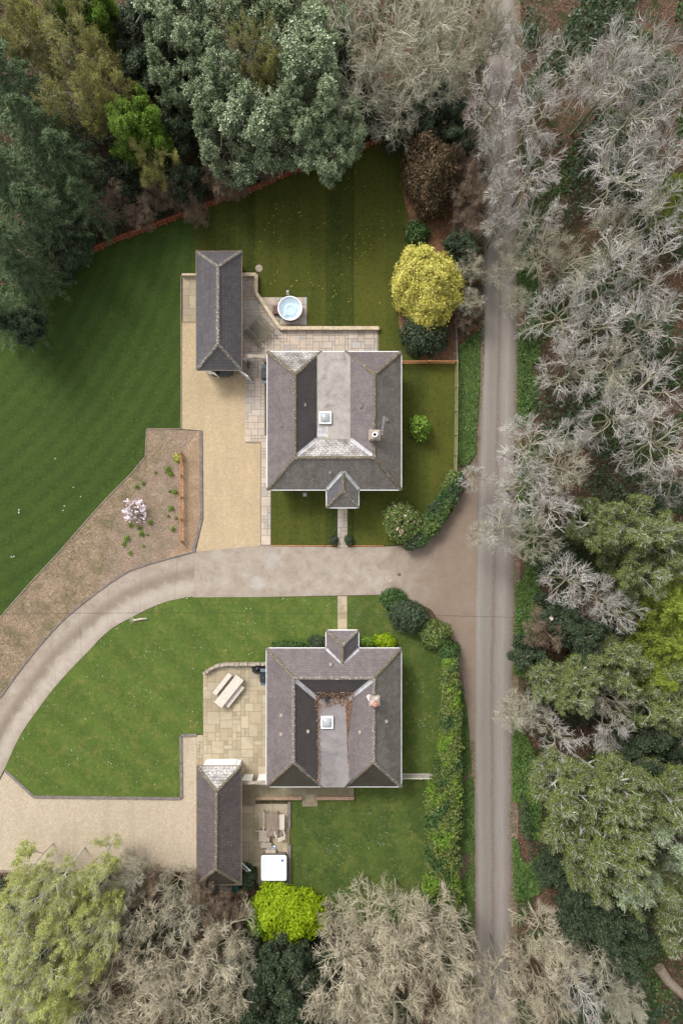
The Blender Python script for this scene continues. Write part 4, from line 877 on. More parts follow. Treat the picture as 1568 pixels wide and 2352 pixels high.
# lean-to boxes behind the lower garage
lt_ = thing('log_store', 'low blue-grey felted lean-to behind the lower garage, orange-edged', 'shed', P(505, 2042, 1.2)[:2] + (0,)); b = MB(); b.box((0, 0, 1.2), (1.85, .68, .05), 0, .08); b.build('roof', M['felt'], lt_)
b = MB(); b.box((0, -.36, 1.15), (1.9, .04, .1)); b.box((.95, 0, 1.18), (.04, .7, .1)); b.build('edge_board', M['wood_or'], lt_); b = MB(); b.box((0, .05, .57), (1.7, .5, 1.1)); b.build('wall', M['wood_brown'], lt_)
tb = thing('storage_bin', 'dark teal storage bin beside the felted lean-to', 'bin', P(541, 2042, 1.0)[:2] + (0,)); b = MB(); b.box((0, 0, .45), (.42, .5, .9)); b.build('body', M['teal'], tb, .02, 2); b = MB(); b.box((0, 0, .94), (.47, .55, .06)); b.build('lid', M['teal'], tb, .015, 2)

# ---- gate walls between each house and its garage
def gatewall(label, pts, topmat, cat_='wall'):
    (x0, x1, y, gx0, gx1, z) = pts; a = Vector(P(x0, y, z)); c = Vector(P(x1, y, z)); g0 = Vector(P(gx0, y, z)); g1 = Vector(P(gx1, y, z)); t = thing('gate_wall', label, 'wall', (a.x, a.y, 0)); b = MB()
    b.box(((g0.x - a.x) / 2, 0, z / 2), (g0.x - a.x, .22, z)); b.box(((g1.x + c.x) / 2 - a.x, 0, z / 2), (c.x - g1.x, .22, z)); b.build('wall_body', M['render'], t)
    b = MB(); b.box(((g0.x - a.x) / 2, 0, z + .04), (g0.x - a.x, .3, .08)); b.box(((g1.x + c.x) / 2 - a.x, 0, z + .04), (c.x - g1.x, .3, .08)); b.box(((g0.x + g1.x) / 2 - a.x, 0, z + .045), (g1.x - g0.x, .24, .07)); b.build('coping', M[topmat], t)
    return t
gatewall('white rendered gate wall joining the upper garage to the upper house', (556, 613, 818, 577, 599, 1.9), 'stone')
gatewall('white rendered gate wall joining the lower garage to the lower house', (555, 612, 1797, 577, 590, 1.7), 'stone')
gt = thing('garden_gate', 'thin black metal gate standing open in the white gate wall by the upper house', 'gate', P(575, 826, 0)); b = MB()
for k in range(7): b.tube([(-.02 * k, -.13 * k, .1), (-.02 * k, -.13 * k, 1.2)], .012, 5)
b.build('bars', M['black'], gt); b = MB(); b.tube([(0, 0, .15), (-.12, -.8, .15)], .02); b.tube([(0, 0, 1.15), (-.12, -.8, 1.15)], .02); b.build('gate_frame', M['black'], gt)

# ================================================================ CAR, TUBS, FURNITURE
ct = thing('parked_car', 'dark grey car end poking out of the open upper garage', 'car', P(513, 800, 0)); 
def loft(secs, n=None):
    b = MB(); V = []; F = []; k = len(secs[0])
    for s_ in secs: V += s_
    for i in range(len(secs) - 1):
        for j in range(k): q = (j + 1) % k; F.append((i * k + j, i * k + q, (i + 1) * k + q, (i + 1) * k + j))
    F.append(tuple(range(k))); F.append(tuple(range((len(secs) - 1) * k, len(secs) * k))[::-1]); b.add(V, F); return b
def rsec(y, wd, z0, z1, cr=.15, n=4):
    o = []
    for sx, sz, a0 in ((1, 1, 0), (-1, 1, 90), (-1, -1, 180), (1, -1, 270)):
        for i in range(n): a = R(a0 + 90 * i / (n - 1)); o.append((sx * (wd / 2 - cr) + cr * math.cos(a), y, (z1 - cr if sz > 0 else z0 + cr) + cr * math.sin(a)))
    return o
y0 = -2.45
loft([rsec(y0 + .02, 1.35, .35, .75), rsec(y0 + .1, 1.65, .25, .88), rsec(y0 + .5, 1.78, .2, .98), rsec(y0 + 1.1, 1.8, .2, 1.02), rsec(y0 + 3.9, 1.8, .2, 1.02), rsec(y0 + 4.3, 1.7, .3, .98)]).build('body', M['carpaint'], ct, smooth=False)
loft([rsec(y0 + .85, 1.45, .95, 1.06, .05), rsec(y0 + 1.5, 1.3, .95, 1.48, .12), rsec(y0 + 3.2, 1.3, .95, 1.5, .12), rsec(y0 + 4.0, 1.4, .95, 1.1, .06)]).build('cabin', M['glass'], ct)
for sx in (-1, 1):
    for yy in (y0 + .85, y0 + 3.4):
        b = MB(); b.lathe([(.2, -.1), (.31, -.1), (.33, -.05), (.33, .05), (.31, .1), (.2, .1)], n=24); wv = b.build('wheel', M['black'], ct); wv.rotation_euler = (0, R(90), 0); wv.location = (sx * .82, yy, .33); b = MB(); b.lathe([(.19, -.08), (.19, .08)], n=20); b.build('rim', M['grey'], wv)
    b = MB(); b.box((sx * .62, y0 + .06, .68), (.3, .08, .12)); b.build('headlight', M['dome'], ct, .02, 2)
# round hot tub
px, py, _ = P(666, 708, .9); ht = thing('hot_tub', 'round hot tub full of pale blue water on the upper lawn patio', 'hot tub', (px, py, .07)); r = 1.0
b = MB(); b.lathe([(.90 * r, 0), (.93 * r, .74)], n=48, cap=False); b.build('cabinet', M['tubbrown'], ht)
b = MB(); b.lathe([(.94 * r, .74), (1.0 * r, .78), (1.0 * r, .84), (.97 * r, .87), (.92 * r, .86), (.89 * r, .78), (.86 * r, .45), (.60 * r, .40), (.45 * r, .36), (.42 * r, .1), (.05, .09)], n=48, cap=False); b.build('shell', M['tubwhite'], ht, smooth=True)
b = MB(); b.lathe([(.0, .76), (.89 * r, .76)], n=48, cap=False)
def watermat():
    t = NT('clear_water'); p = t.obj(); n = t.noise(p, 3, 3); t.bump(n, .15, .02); t.b.inputs['Alpha'].default_value = .38
    return t.done((.50, .70, .84), .05, .6)
M['water'] = watermat(); b.build('water', M['water'], ht)
b = MB(); b.box((-.52, -.35, .62), (.35, .5, .28), .6); b.build('seat', M['tubwhite'], ht, .05, 3)
b = MB(); b.lathe([(.5, .5), (.5, .56), (.3, .58)], n=32, cap=False); b.lathe([(.28, .3), (.28, .5)], n=20)
b.build('bench_ring', M['tubpale'], ht)
for a in (35, 80, 130, 200, 320, 300): b = MB(); b.lathe([(.035, 0), (.035, .02), (.015, .025)], (.78 * r * math.cos(R(a)), .78 * r * math.sin(R(a)), .765), 10); b.build('jet', M['grey'], ht)
st = thing('tub_steps', 'brown two-tread steps against the left side of the round hot tub', 'steps', P(634, 712, .3)[:2] + (.07,)); b = MB(); b.box((-.14, 0, .12), (.26, .7, .24)); b.build('step', M['stepbrown'], st, .015, 2); b = MB(); b.box((.13, 0, .24), (.27, .7, .48)); b.build('step', M['stepbrown'], st, .015, 2)
bo = thing('garden_light', 'small white-capped post on the grass just above the round hot tub', 'garden light', P(661.5, 674, .3)[:2] + (0,)); b = MB(); b.box((0, -.06, .3), (.22, .3, .6)); b.build('body', M['stone'], bo, .02, 2); b = MB(); b.lathe([(.1, .6), (.11, .68), (.03, .8), (.02, .9)], (0, .05, 0), 12); b.build('cap', M['white'], bo)
# square hot tub
px, py, _ = P(629, 1994, .9); hq = thing('hot_tub', 'square white hot tub in the corner of the lower terrace', 'hot tub', (px, py, .055)); s_ = 1.03
def rsq(h, z, cr, n=6):
    o = []
    for sx, sy, a0 in ((1, 1, 0), (-1, 1, 90), (-1, -1, 180), (1, -1, 270)):
        for i in range(n + 1): a = R(a0 + 90 * i / n); o.append((sx * (h - cr) + cr * math.cos(a), sy * (h - cr) + cr * math.sin(a), z))
    return o
def rl(secs, closed=True):
    b = MB(); k = len(secs[0]); V = [p for s in secs for p in s]; F = [(i * k + j, i * k + (j + 1) % k, (i + 1) * k + (j + 1) % k, (i + 1) * k + j) for i in range(len(secs) - 1) for j in range(k)]
    if closed: F.append(tuple(range((len(secs) - 1) * k, len(secs) * k)))
    b.add(V, F); return b
rl([rsq(s_ - .08, 0, .12), rsq(s_ - .06, .76, .12)]).build('cabinet', M['sleeper'], hq)
rl([rsq(s_ - .06, .74, .14), rsq(s_, .77, .16), rsq(s_, .85, .16), rsq(s_ - .04, .88, .15), rsq(s_ - .20, .87, .15), rsq(s_ - .26, .78, .22), rsq(s_ - .30, .74, .26), rsq(s_ - .42, .73, .25), rsq(s_ - .48, .66, .2)]).build('shell', M['tubwhite'], hq, smooth=True)
wm = NT('pale_water'); wm.b.inputs['Alpha'].default_value = .12; wm.done((.85, .92, .96), .05, .5)
wm.b.inputs['Alpha'].default_value = .8; rl([rsq(s_ - .22, .80, .22)]).build('water', wm.m, hq)
wm2 = m_plain('tub_contour', (.62, .74, .82), .3, .4, .05); rl([rsq(.66, .802, .3), rsq(.645, .812, .3), rsq(.62, .812, .28), rsq(.605, .802, .28)], False).build('seat_contour', wm2, hq); rl([rsq(.36, .802, .2), rsq(.35, .81, .2), rsq(.33, .81, .2), rsq(.32, .802, .2)], False).build('foot_well', wm2, hq)
b = MB(); b.lathe([(.09, 0), (.08, .03), (.03, .035)], (.68, .63, .875), 16); b.build('filter_cap', M['blue'], hq)
for x, y in ((-.93, .2), (-.93, -.25), (.93, -.3), (0, .93)): b = MB(); b.lathe([(.03, 0), (.03, .02)], (x, y, .87), 10); b.build('control_knob', M['grey'], hq)
hs_ = thing('tub_steps', 'cream two-tread steps behind the square hot tub', 'steps', P(622, 1951, .3)[:2] + (.055,)); 
b = MB(); b.box((0, .12, .1), (.75, .25, .2)); b.build('step', M['tubwhite'], hs_, .03, 2); b = MB(); b.box((0, -.14, .2), (.85, .26, .4)); b.build('step', M['cream'], hs_, .03, 2); b = MB(); b.lathe([(.07, .2), (.06, .3), (.02, .31)], (.25, .13, 0), 12); b.build('lid_cap', M['blue'], hs_)
# dining table and benches on the lower patio
def plank_top(t, name, ln, wd, z, n, mat, gap=.008, th=.045):
    b = MB()
    for i in range(n): b.box((0, (i + .5) / n * wd - wd / 2, z - th / 2), (ln, wd / n - gap, th))
    return b.build(name, M[mat], t, .006, 1)
def legs4(t, ln, wd, z, sz, mat):
    me = None
    for sx in (-1, 1):
        for sy in (-1, 1):
            if me is None: b = MB(); b.box((0, 0, z / 2), (sz, sz, z)); o = b.build('leg', M[mat], t); me = o.data
            else: o = link('leg', me, None, t)
            o.location = (sx * (ln / 2 - .12), sy * (wd / 2 - sz), 0)
def table(name, label, cat_, x, y, z, ln, wd, ang, n, mat, base=.09, group=None):
    t = thing(name, label, cat_, P(x, y, z)[:2] + (base,), ang, group); plank_top(t, 'table_top' if cat_ == 'table' else 'seat', ln, wd, z, n, mat); legs4(t, ln, wd, z - .05, .07, mat)
    b = MB(); b.box((0, 0, .2), (ln - .3, .05, .05)); b.build('stretcher', M[mat], t); return t
an = math.atan2(86, 51)
an = R(51.3)
table('dining_table', 'pale timber dining table on the lower patio, between its two benches', 'table', 526.2, 1587.4, .76, 2.85, .76, an, 5, 'wood_pale')
table('bench', 'pale backless bench on the left of the lower patio table', 'bench', 511.2, 1570.8, .46, 2.1, .37, an, 3, 'wood_pale')
table('bench', 'pale backless bench partly under the right side of the lower patio table', 'bench', 538.6, 1598.6, .46, 2.1, .42, an, 3, 'wood_pale')
# weathered double seat on the upper patio
ww = thing('garden_bench', 'weathered grey slatted timber seat on the upper patio by the garage', 'bench', P(597, 761, .4)[:2] + (.06,), R(-45))
plank_top(ww, 'seat', 1.75, .85, .48, 6, 'wood_green', .05)
b = MB()
for i in range(3): b.box((0, .60 + i * .14, .66 + i * .07), (1.85, .1, .04))
b.build('backrest', M['wood_green'], ww, .006, 1); b = MB()
for i in range(3): b.box((0, -.66 - i * .14, .36), (1.85, .09, .04))
b.build('foot_rail', M['wood_green'], ww, .006, 1); legs4(ww, 1.75, .95, .44, .08, 'wood_green')
# slatted furniture on the lower terrace
table('slatted_table', 'long brown slatted table on the lower terrace', 'table', 625, 1893, .6, 1.95, .95, R(90), 11, 'wood_brown', .055)
table('slatted_bench', 'small slatted bench right of the brown slatted table', 'bench', 645, 1888, .42, 1.25, .62, R(90), 8, 'wood_pale', .055)
ac = thing('garden_chair', 'slatted timber armchair turned towards the brown table', 'chair', P(643, 1912, .4)[:2] + (.055,), R(20)); plank_top(ac, 'seat', .62, .55, .4, 6, 'wood_brown', .02); b = MB()
for i in range(5): b.box((0, -.34 - i * .03, .48 + i * .09), (.6, .025, .07))
b.build('backrest', M['wood_pale'], ac); legs4(ac, .8, .55, .38, .05, 'wood_brown')
for k in (-1, 1): b = MB(); b.box((k * .36, 0, .6), (.09, .66, .035)); b.build('armrest', M['wood_pale'], ac, .01, 1)
for (x, y, w_, d, lab) in ((607, 1920, .95, .95, 'square stone-topped low table below the brown slatted table'), (611, 1941, .95, .5, 'narrow stone-topped low table just above the tub steps')):
    t = thing('low_table', lab, 'low table', P(x, y, .4)[:2] + (.055,), R(-3)); b = MB(); b.box((0, 0, .38), (w_, d, .06)); b.build('table_top', M['stone'], t, .03, 3); legs4(t, w_, d, .35, .07, 'wood_brown')
t = thing('bench', 'narrow L-shaped grey bench left of the brown slatted table', 'bench', P(603, 1886, .4)[:2] + (.055,)); b = MB(); b.box((.1, 0, .4), (.12, 1.7, .05)); b.box((-.28, -.8, .4), (.62, .12, .05)); b.build('seat', M['stone'], t, .01, 1)
for x, y in ((.1, .75), (.1, -.75), (-.5, -.8)): b = MB(); b.box((x, y, .19), (.07, .07, .37)); b.build('leg', M['wood_brown'], t)
# barbecues
def bbq(label, x, y, ln, ang, base=.06):
    t = thing('barbecue', label, 'barbecue', P(x, y, .9)[:2] + (base,), ang); b = MB(); b.box((0, 0, .42), (.5, ln * .55, .75)); b.build('cabinet', M['black'], t, .02, 2)
    loft([rsec(-ln * .27, .5, .8, 1.08, .1), rsec(-ln * .25, .56, .78, 1.14, .12), rsec(ln * .25, .56, .78, 1.14, .12), rsec(ln * .27, .5, .8, 1.08, .1)]).build('lid', M['black'], t, smooth=False)
    b = MB(); b.tube([(-.33, -ln * .2, .95), (-.33, ln * .2, .95)], .018); b.build('handle', M['grey'], t)
    for k in (-1, 1): b = MB(); b.box((0, k * ln * .39, .86), (.48, ln * .2, .04)); b.build('side_shelf', M['felt'], t, .01, 1)
    b = MB(); b.lathe([(.04, 1.13), (.03, 1.16)], (0, 0, 0), 12); b.build('thermometer', M['grey'], t); return t
bbq('black barbecue against the left wall of the upper house', 608, 859, 1.55, 0)
bbq('black barbecue in the top corner of the lower patio beside a black bag', 605, 1555, 1.4, 0, .09)
rg = np.random.default_rng(9); bp, bn = blob_pts(rg, 10, 1, 1, 1); t = MB(); V = []; n1, n2 = 10, 16
for i in range(n1 + 1):
    for j in range(n2):
        a = 2 * math.pi * j / n2; e = math.pi / 2 * i / n1; rr = 1 + .14 * math.sin(3 * a + i) + .1 * math.sin(7 * a + 2 * i); V.append((.55 * rr * math.cos(a) * math.cos(e), .32 * rr * math.sin(a) * math.cos(e), .55 * math.sin(e) * (1 + .1 * math.sin(5 * a))))
F = [(i * n2 + j, i * n2 + (j + 1) % n2, (i + 1) * n2 + (j + 1) % n2, (i + 1) * n2 + j) for i in range(n1) for j in range(n2)]
t.add(V, F); o = t.build('bag', M['bag']); x_, y_, _ = P(593, 1538, .3); o.location = (x_, y_, .09); tag(o, 'crumpled black plastic bag beside the lower patio barbecue', 'bag')
# utility pole and cable
px, py, _ = P(1232, 1404, 0); t = thing('telegraph_pole', 'pale timber telegraph pole in the verge across the lane', 'pole', (px, py, 0)); b = MB(); b.tube([(0, 0, 0), (0, 0, 4.4)], [.17, .13], 12); b.build('pole', M['pole'], t); b = MB(); b.box((0, 0, 4.2), (.5, .08, .1), 1.4); b.lathe([(.04, 0), (.05, .06), (.03, .14)], (.05, .2, 4.25), 8); b.build('bracket', M['sleeper'], t)
a, c = Vector((px, py, 4.2)), Vector(P(-80, 1412, 4.6)); b = MB(); n = 40; b.tube([a.lerp(c, i / n) - Vector((0, 0, 2.0 * (1 - (2 * i / n - 1) ** 2))) for i in range(n + 1)], .012, 5); o = b.build('overhead_cable', M['black']); tag(o, 'thin dark cable strung from the pole across the lane and lower lawn', 'cable')
# small ground things
b = MB(); b.lathe([(.0, 0), (.28, .0), (.3, .03), (.22, .06), (.0, .07)], n=14, cap=False); o = b.build('stone', M['stone']); x_, y_, _ = P(595, 617); o.location = (x_, y_, .042); tag(o, 'flat round brown stone in the lawn right of the upper garage', 'stone')
b = MB(); b.lathe([(.19, .0), (.19, .05), (.16, .16), (.08, .22), (.0, .23)], n=16, cap=False); o = b.build('stone', M['sleeper']); x_, y_, _ = P(915, 1318); o.location = (x_, y_, .018); o.scale = (.7, .7, .7); tag(o, 'small dark round stone lying on the gravelly drive near its mouth', 'stone')
t = MB(); t.lathe([(.3, 0), (.3, .012), (.0, .014)], n=24, cap=False); o = t.build('manhole_cover', M['stone']); x_, y_, _ = P(893, 1330); o.location = (x_, y_, .018); tag(o, 'round manhole cover set in the drive near the lane', 'manhole cover')
t = MB(); t.box((0, 0, .02), (.3, .3, .04)); o = t.build('drain_cover', M['lead'], None, .01, 1); x_, y_, _ = P(700, 1136); o.location = (x_, y_, .045); tag(o, 'small square grey cover on the grass in front of the upper house', 'cover')
b = MB(); b.tube([(0, 0, .1), (.5, .1, .12), (1.0, .14, .1)], [.09, .08, .05], 8); [b.tube([(0, 0, .1), (-.5 * math.cos(k), .5 * math.sin(k), .06 + .05 * k)], [.03, .01], 5) for k in (-.7, -.3, .1, .5, .9)]; o = b.build('log', M['pole']); x_, y_, _ = P(311, 1424); o.location = (x_, y_, .045); tag(o, 'forked pale dead branch lying at the top edge of the lower lawn', 'log')
b = MB(); pts = [P(1512, 2222, .6), P(1535, 2255, .45), P(1568, 2285, .4), P(1600, 2315, .3)]; b.tube(pts, [.42, .38, .34, .3], 10); o = b.build('fallen_trunk', M['wood_brown']); tag(o, 'thick brown fallen trunk lying on leaf litter in the bottom right corner', 'fallen tree')
# ================================================================ VEGETATION
KIND = {  # key: object name, prototype, trunk material, crown material, crown part name, look, category
 'B': ('bare_tree', 'bare', 'limb', 'tw_white', 'branches', 'pale bare tree', 'tree'),
 'G': ('bare_tree', 'fine', 'limb', 'tw_grey', 'branches', 'olive-grey bare tree', 'tree'),
 'C': ('bare_tree', 'bare', 'limb', 'tw_cream', 'branches', 'cream bare tree', 'tree'),
 'F': ('bare_tree', 'fine', 'limb', 'tw_cream', 'branches', 'feathery tan bare tree', 'tree'),
 'W': ('bare_tree', 'fine', 'limb_white', 'tw_white', 'branches', 'bright white spiky bare tree', 'tree'),
 'T': ('bare_shrub', 'twiggy', 'tw_brown', 'tw_brown', 'branches', 'brown twiggy bare shrub', 'shrub'),
 'U': ('bare_shrub', 'twiggy', 'tw_grey', 'tw_grey', 'branches', 'grey twiggy bare shrub', 'shrub'),
 'E': ('evergreen_shrub', 'dark', 'limb', 'lf_dark', 'foliage', 'dark evergreen shrub', 'shrub'),
 'H': ('evergreen_tree', 'leafy', 'limb', 'lf_holm', 'foliage', 'blue-green broadleaf evergreen', 'tree'),
 'O': ('budding_tree', 'budding', 'limb', 'lf_olive', 'foliage', 'olive-yellow budding tree', 'tree'),
 'L': ('budding_tree', 'leafy', 'limb', 'lf_green', 'foliage', 'bright green leafy tree', 'tree'),
 'K': ('conifer_tree', 'cedar', 'limb', 'lf_cedar', 'foliage', 'dark drooping conifer', 'tree'),
 'P': ('pine_tree', 'pine', 'limb_white', 'lf_pine', 'foliage', 'mid-green pine with pale limbs', 'tree'),
 'Q': ('evergreen_tree', 'pine', 'limb_white', 'lf_holm', 'foliage', 'silvery green pine', 'tree'),
 'Y': ('larch_tree', 'larch', 'limb', 'lf_larch', 'foliage', 'yellow-green larch', 'tree'),
 'V': ('birch_tree', 'budding', 'limb_white', 'lf_birch', 'foliage', 'pale yellow budding birch', 'tree'),
}
TREES = '''
K 17 185 106 17|K 87 305 92 16|K 12 405 101 16|K 157 370 78 14|K 92 485 83 14|K 197 455 55 11|K 7 555 83 14|K 52 625 60 11|K -18 705 69 12|E 150 560 55 6|E 60 740 45 6
O 60 50 80 15|O 150 90 85 15|O 235 150 75 14|O 170 215 80 14|O 250 250 65 13|L 215 20 60 12|L 160 20 45 14|O 60 130 60 14
L 300 290 72 13|O 355 375 58 11|L 350 330 45 11|E 300 50 75 9|E 330 150 65 9|E 400 190 60 8|E 270 400 55 6|E 420 400 50 6|E 390 310 55 7
H 420 45 85 14|H 400 125 60 13|H 480 125 75 14|H 500 235 80 14|H 580 295 85 13|H 520 325 65 12|H 640 35 80 14|H 560 45 65 13|H 700 155 90 15|H 720 255 85 14|H 740 335 75 11|H 650 285 70 13|H 790 295 55 11|H 740 55 70 13|O 590 150 60 15|G 555 190 55 15|O 620 200 45 14|H 400 205 50 12
T 235 458 53 6|T 320 488 38 4|T 400 428 44 5|T 505 410 47 5|T 445 483 32 4|T 600 373 41 4|T 160 553 36 4|T 540 428 31 3.5|T 350 438 38 5
G 860 90 130 16|G 960 50 120 15|G 770 40 90 15|G 930 170 110 14|G 830 220 90 13|G 1030 110 90 14|G 900 260 75 11|G 1070 30 80 13|G 1010 210 70 12
E 860 240 55 6|E 980 270 55 7|E 1020 250 45 6|E 920 290 42 5|E 1050 320 45 6|E 1060 560 38 4|E 790 200 55 7
T 1078 440 48 6|T 1080 510 42 5|U 1085 610 40 5|U 1075 690 36 4|T 1060 375 40 6|T 1068 740 26 2.5
B 1202 130 60 13|B 1142 350 64 12|B 1157 440 51 12|U 1140 60 55 9|G 1157 610 41 10|G 1192 680 38 10|G 1172 560 34 9
B 1390 180 100 17|B 1500 110 85 16|B 1232 260 76 15|B 1450 260 100 17|B 1550 190 80 16|B 1222 390 72 14|B 1420 390 95 16|B 1520 350 80 15|W 1405 150 55 16|B 1128 250 70 13|B 1310 150 75 15
B 1242 500 60 13|B 1145 520 45 10|G 1420 520 75 13|B 1510 500 80 14|Y 1572 430 60 11|G 1250 580 60 12
G 1300 610 75 13|B 1390 640 90 14|B 1490 630 85 15|B 1280 730 80 14|B 1370 750 80 14|B 1470 750 90 15
B 1300 860 75 13|G 1390 840 75 13|B 1480 880 95 15|B 1420 950 85 14|W 1330 990 42 13|B 1510 1010 95 16|B 1560 1100 70 14
B 1220 1030 85 13|G 1290 1060 75 13|B 1200 1120 75 12|B 1270 1150 75 13|B 1160 1215 65 11|G 1240 1230 70 12|B 1090 1100 36 9|G 1100 1230 38 9
P 1430 1230 85 14|P 1510 1260 80 14|P 1370 1200 60 12|P 1480 1320 70 13|B 1310 1330 70 12|B 1370 1370 60 12|B 1420 1400 55 11|W 1500 1240 40 15
Y 1540 1390 85 13|Y 1560 1480 80 14|Y 1500 1550 65 12|P 1420 1530 65 12|P 1560 1590 75 14|P 1480 1620 70 12
E 1290 1420 50 6|T 1250 1450 50 6|E 1340 1470 55 7|U 1245 1800 30 3|U 1255 1760 30 3|E 1220 1510 45 6|P 1260 1560 55 9|P 1340 1560 60 10|G 1180 1640 48 9|G 1230 1630 60 10|P 1320 1600 50 11|B 1270 1680 60 11|B 1400 1680 60 11|G 1400 1600 55 11|E 1500 1700 65 8|E 1440 1740 55 7|G 1540 1660 50 12|E 1550 1740 50 8
P 1310 1820 75 15|P 1400 1820 85 16|P 1500 1830 85 16|P 1330 1900 75 15|P 1420 1920 95 17|Q 1520 1920 80 17|P 1560 1860 70 15|Q 1420 2010 65 15|P 1490 2010 75 15|P 1550 2060 65 14|P 1350 1980 60 14|Q 1560 1990 60 16|P 1545 2130 50 13
E 1330 2040 55 8|E 1400 2090 65 8|E 1470 2130 60 8|E 1430 2170 60 8|E 1330 2110 50 6|E 1270 2010 40 4
F 1250 2150 65 11|F 1310 2200 65 11|G 1370 2200 50 10|F 1220 2240 57 11|W 1330 2290 55 12|F 1270 2310 62 11|C 1150 2230 52 11|F 1130 2310 52 11|G 1400 2290 60 9|F 1200 2330 50 10|E 1340 2335 55 5|U 1450 2330 50 6
F 780 2100 55 11|C 850 2080 75 13|F 920 2080 70 13|C 990 2100 75 13|F 1040 2150 60 12|C 780 2180 75 13|F 850 2180 80 14|C 930 2190 85 14|F 1010 2210 75 13|C 760 2270 70 13|F 830 2280 80 13|C 910 2290 85 14|F 990 2300 80 13|C 1060 2280 70 12|F 1050 2340 60 12|F 870 2340 70 13|C 745 2330 50 12
E 650 2190 55 7|E 620 2250 60 8|E 690 2270 60 8|E 600 2320 55 8|E 670 2340 60 8|E 720 2210 45 6|E 720 2330 40 6|G 690 2230 40 9
V 215 1960 50 11|V 50 1990 60 12|V 130 2000 60 12|V 215 2030 65 12|V 60 2070 70 13|V 150 2080 75 13|V 240 2080 55 12|V 30 2160 70 12|C 75 2120 55 10|V 125 2170 75 13|U 215 2110 45 7|V 210 2170 65 12|V 60 2250 75 13|V 150 2250 70 13|V 20 2320 70 13|V 110 2330 70 12
U 300 2010 50 7|T 340 2020 45 6|G 400 2030 50 9|T 450 2030 42 6|C 360 2080 55 11|G 300 2100 50 10|G 430 2100 65 11|T 490 2060 42 6|T 530 2080 40 5|C 520 2130 60 11|C 260 2190 65 12|C 330 2180 80 13|C 410 2190 80 13|C 490 2200 75 13|G 560 2180 50 10|C 240 2280 75 12|C 320 2270 85 13|C 400 2280 85 14|C 480 2290 80 13|C 550 2260 60 12|C 290 2340 70 12|C 370 2345 70 12|C 540 2340 60 12|E 560 2240 55 6|E 340 2130 45 5|G 180 2330 50 12
'''
def band(x, y, h):
    E_ = [(130, 'at the top edge'), (290, 'just under the top edge'), (450, 'opposite the copper-brown conifer'), (555, 'opposite the upper bark bed'), (750, 'opposite the golden conifer'),
          (900, 'opposite the trellis corner'), (1130, 'opposite the upper house chimney'), (1300, 'opposite the drive mouth'), (1430, 'near the telegraph pole'),
          (1575, 'opposite the lower porch'), (1780, 'opposite the lower house'), (1960, 'opposite the lower garage'), (2105, 'opposite the square hot tub'), (2230, 'above the bottom edge'), (9999, 'at the bottom edge')]
    N_ = [(60, 'at the top edge'), (140, 'near the top edge'), (215, 'in the upper left wood'), (290, 'deep in the left wood'), (380, 'halfway down the left wood'), (480, 'above the picket fence'), (999, 'low beside the picket fence')]
    S_ = [(2010, 'below the pale gravel drive'), (2055, 'just below the lower garage'), (2125, 'level with the lime-green tree'), (2215, 'lower than the lime-green tree'), (2300, 'just above the bottom edge'), (9999, 'at the bottom edge')]
    if x >= 1110 or (x > 1050 and 250 < y < 1900): z = 'E'; t = E_
    elif y < 1000: z = 'N'; t = N_
    else: z = 'S'; t = S_
    return z, next(s for l, s in t if y < l)
ORD = ['first', 'second', 'third', 'fourth', 'fifth', 'sixth', 'seventh', 'eighth', 'ninth', 'tenth', 'eleventh']
rows = []
for ln_ in TREES.strip().replace('\n', '|').split('|'):
    k, *v = ln_.split(); x, y, r, h = map(float, v); rows.append((k, x, y, r, h, *band(x, y, h)))
groups = {}
for i, rw in enumerate(rows): groups.setdefault((rw[5], rw[6], KIND[rw[0]][5]), []).append((rw[1], i))
lab = {}
WH = {'E': 'by the lane wood', 'N': '', 'S': ''}
for (z, bd, look), mem in groups.items():
    mem.sort()
    for n, (x, i) in enumerate(mem):
        s_ = f"{look} {'across the lane ' if z == 'E' else ''}{bd}"
        if len(mem) > 1: s_ += (', ' + (ORD[n] + ' from left' if n < len(mem) - 1 else 'rightmost'))
        lab[i] = s_
rt_ = random.Random(77); cnt = {}
for i, (k, x, y, r, h, z, bd) in enumerate(rows):
    nm, pk, tm, cm, part, look, ct_ = KIND[k]; y += (30 if k in 'CFV' and y < 2110 else 18) if z == 'S' else 0; h *= .76 if k in 'BGCFW' else (.82 if h > 8 else 1); pl = PROTO[pk]; c_ = cnt.get(pk, 0); cnt[pk] = c_ + 1; tme, cme, pr_, ph = pl[c_ % len(pl)]
    zc = h * .62; X, Y, _ = P(x, y, zc); sc_ = L(r, zc) / pr_ * 1.0
    grp = {'E': 'trees of the lane-side wood', 'N': 'trees of the wood behind the picket fence', 'S': 'trees along the bottom of the garden'}[z]
    t = thing(nm, lab[i], ct_, (X, Y, 0), rt_.uniform(0, 6.28), grp); t.scale = (sc_, sc_, h / ph)
    for me, mt, pn in ((tme, tm, 'trunk'), (cme, cm, part)):
        if not me.materials: me.materials.append(None)
        o = bpy.data.objects.new(pn, me); col.objects.link(o); o.parent = t; o.material_slots[0].link = 'OBJECT'; o.material_slots[0].material = M[mt]
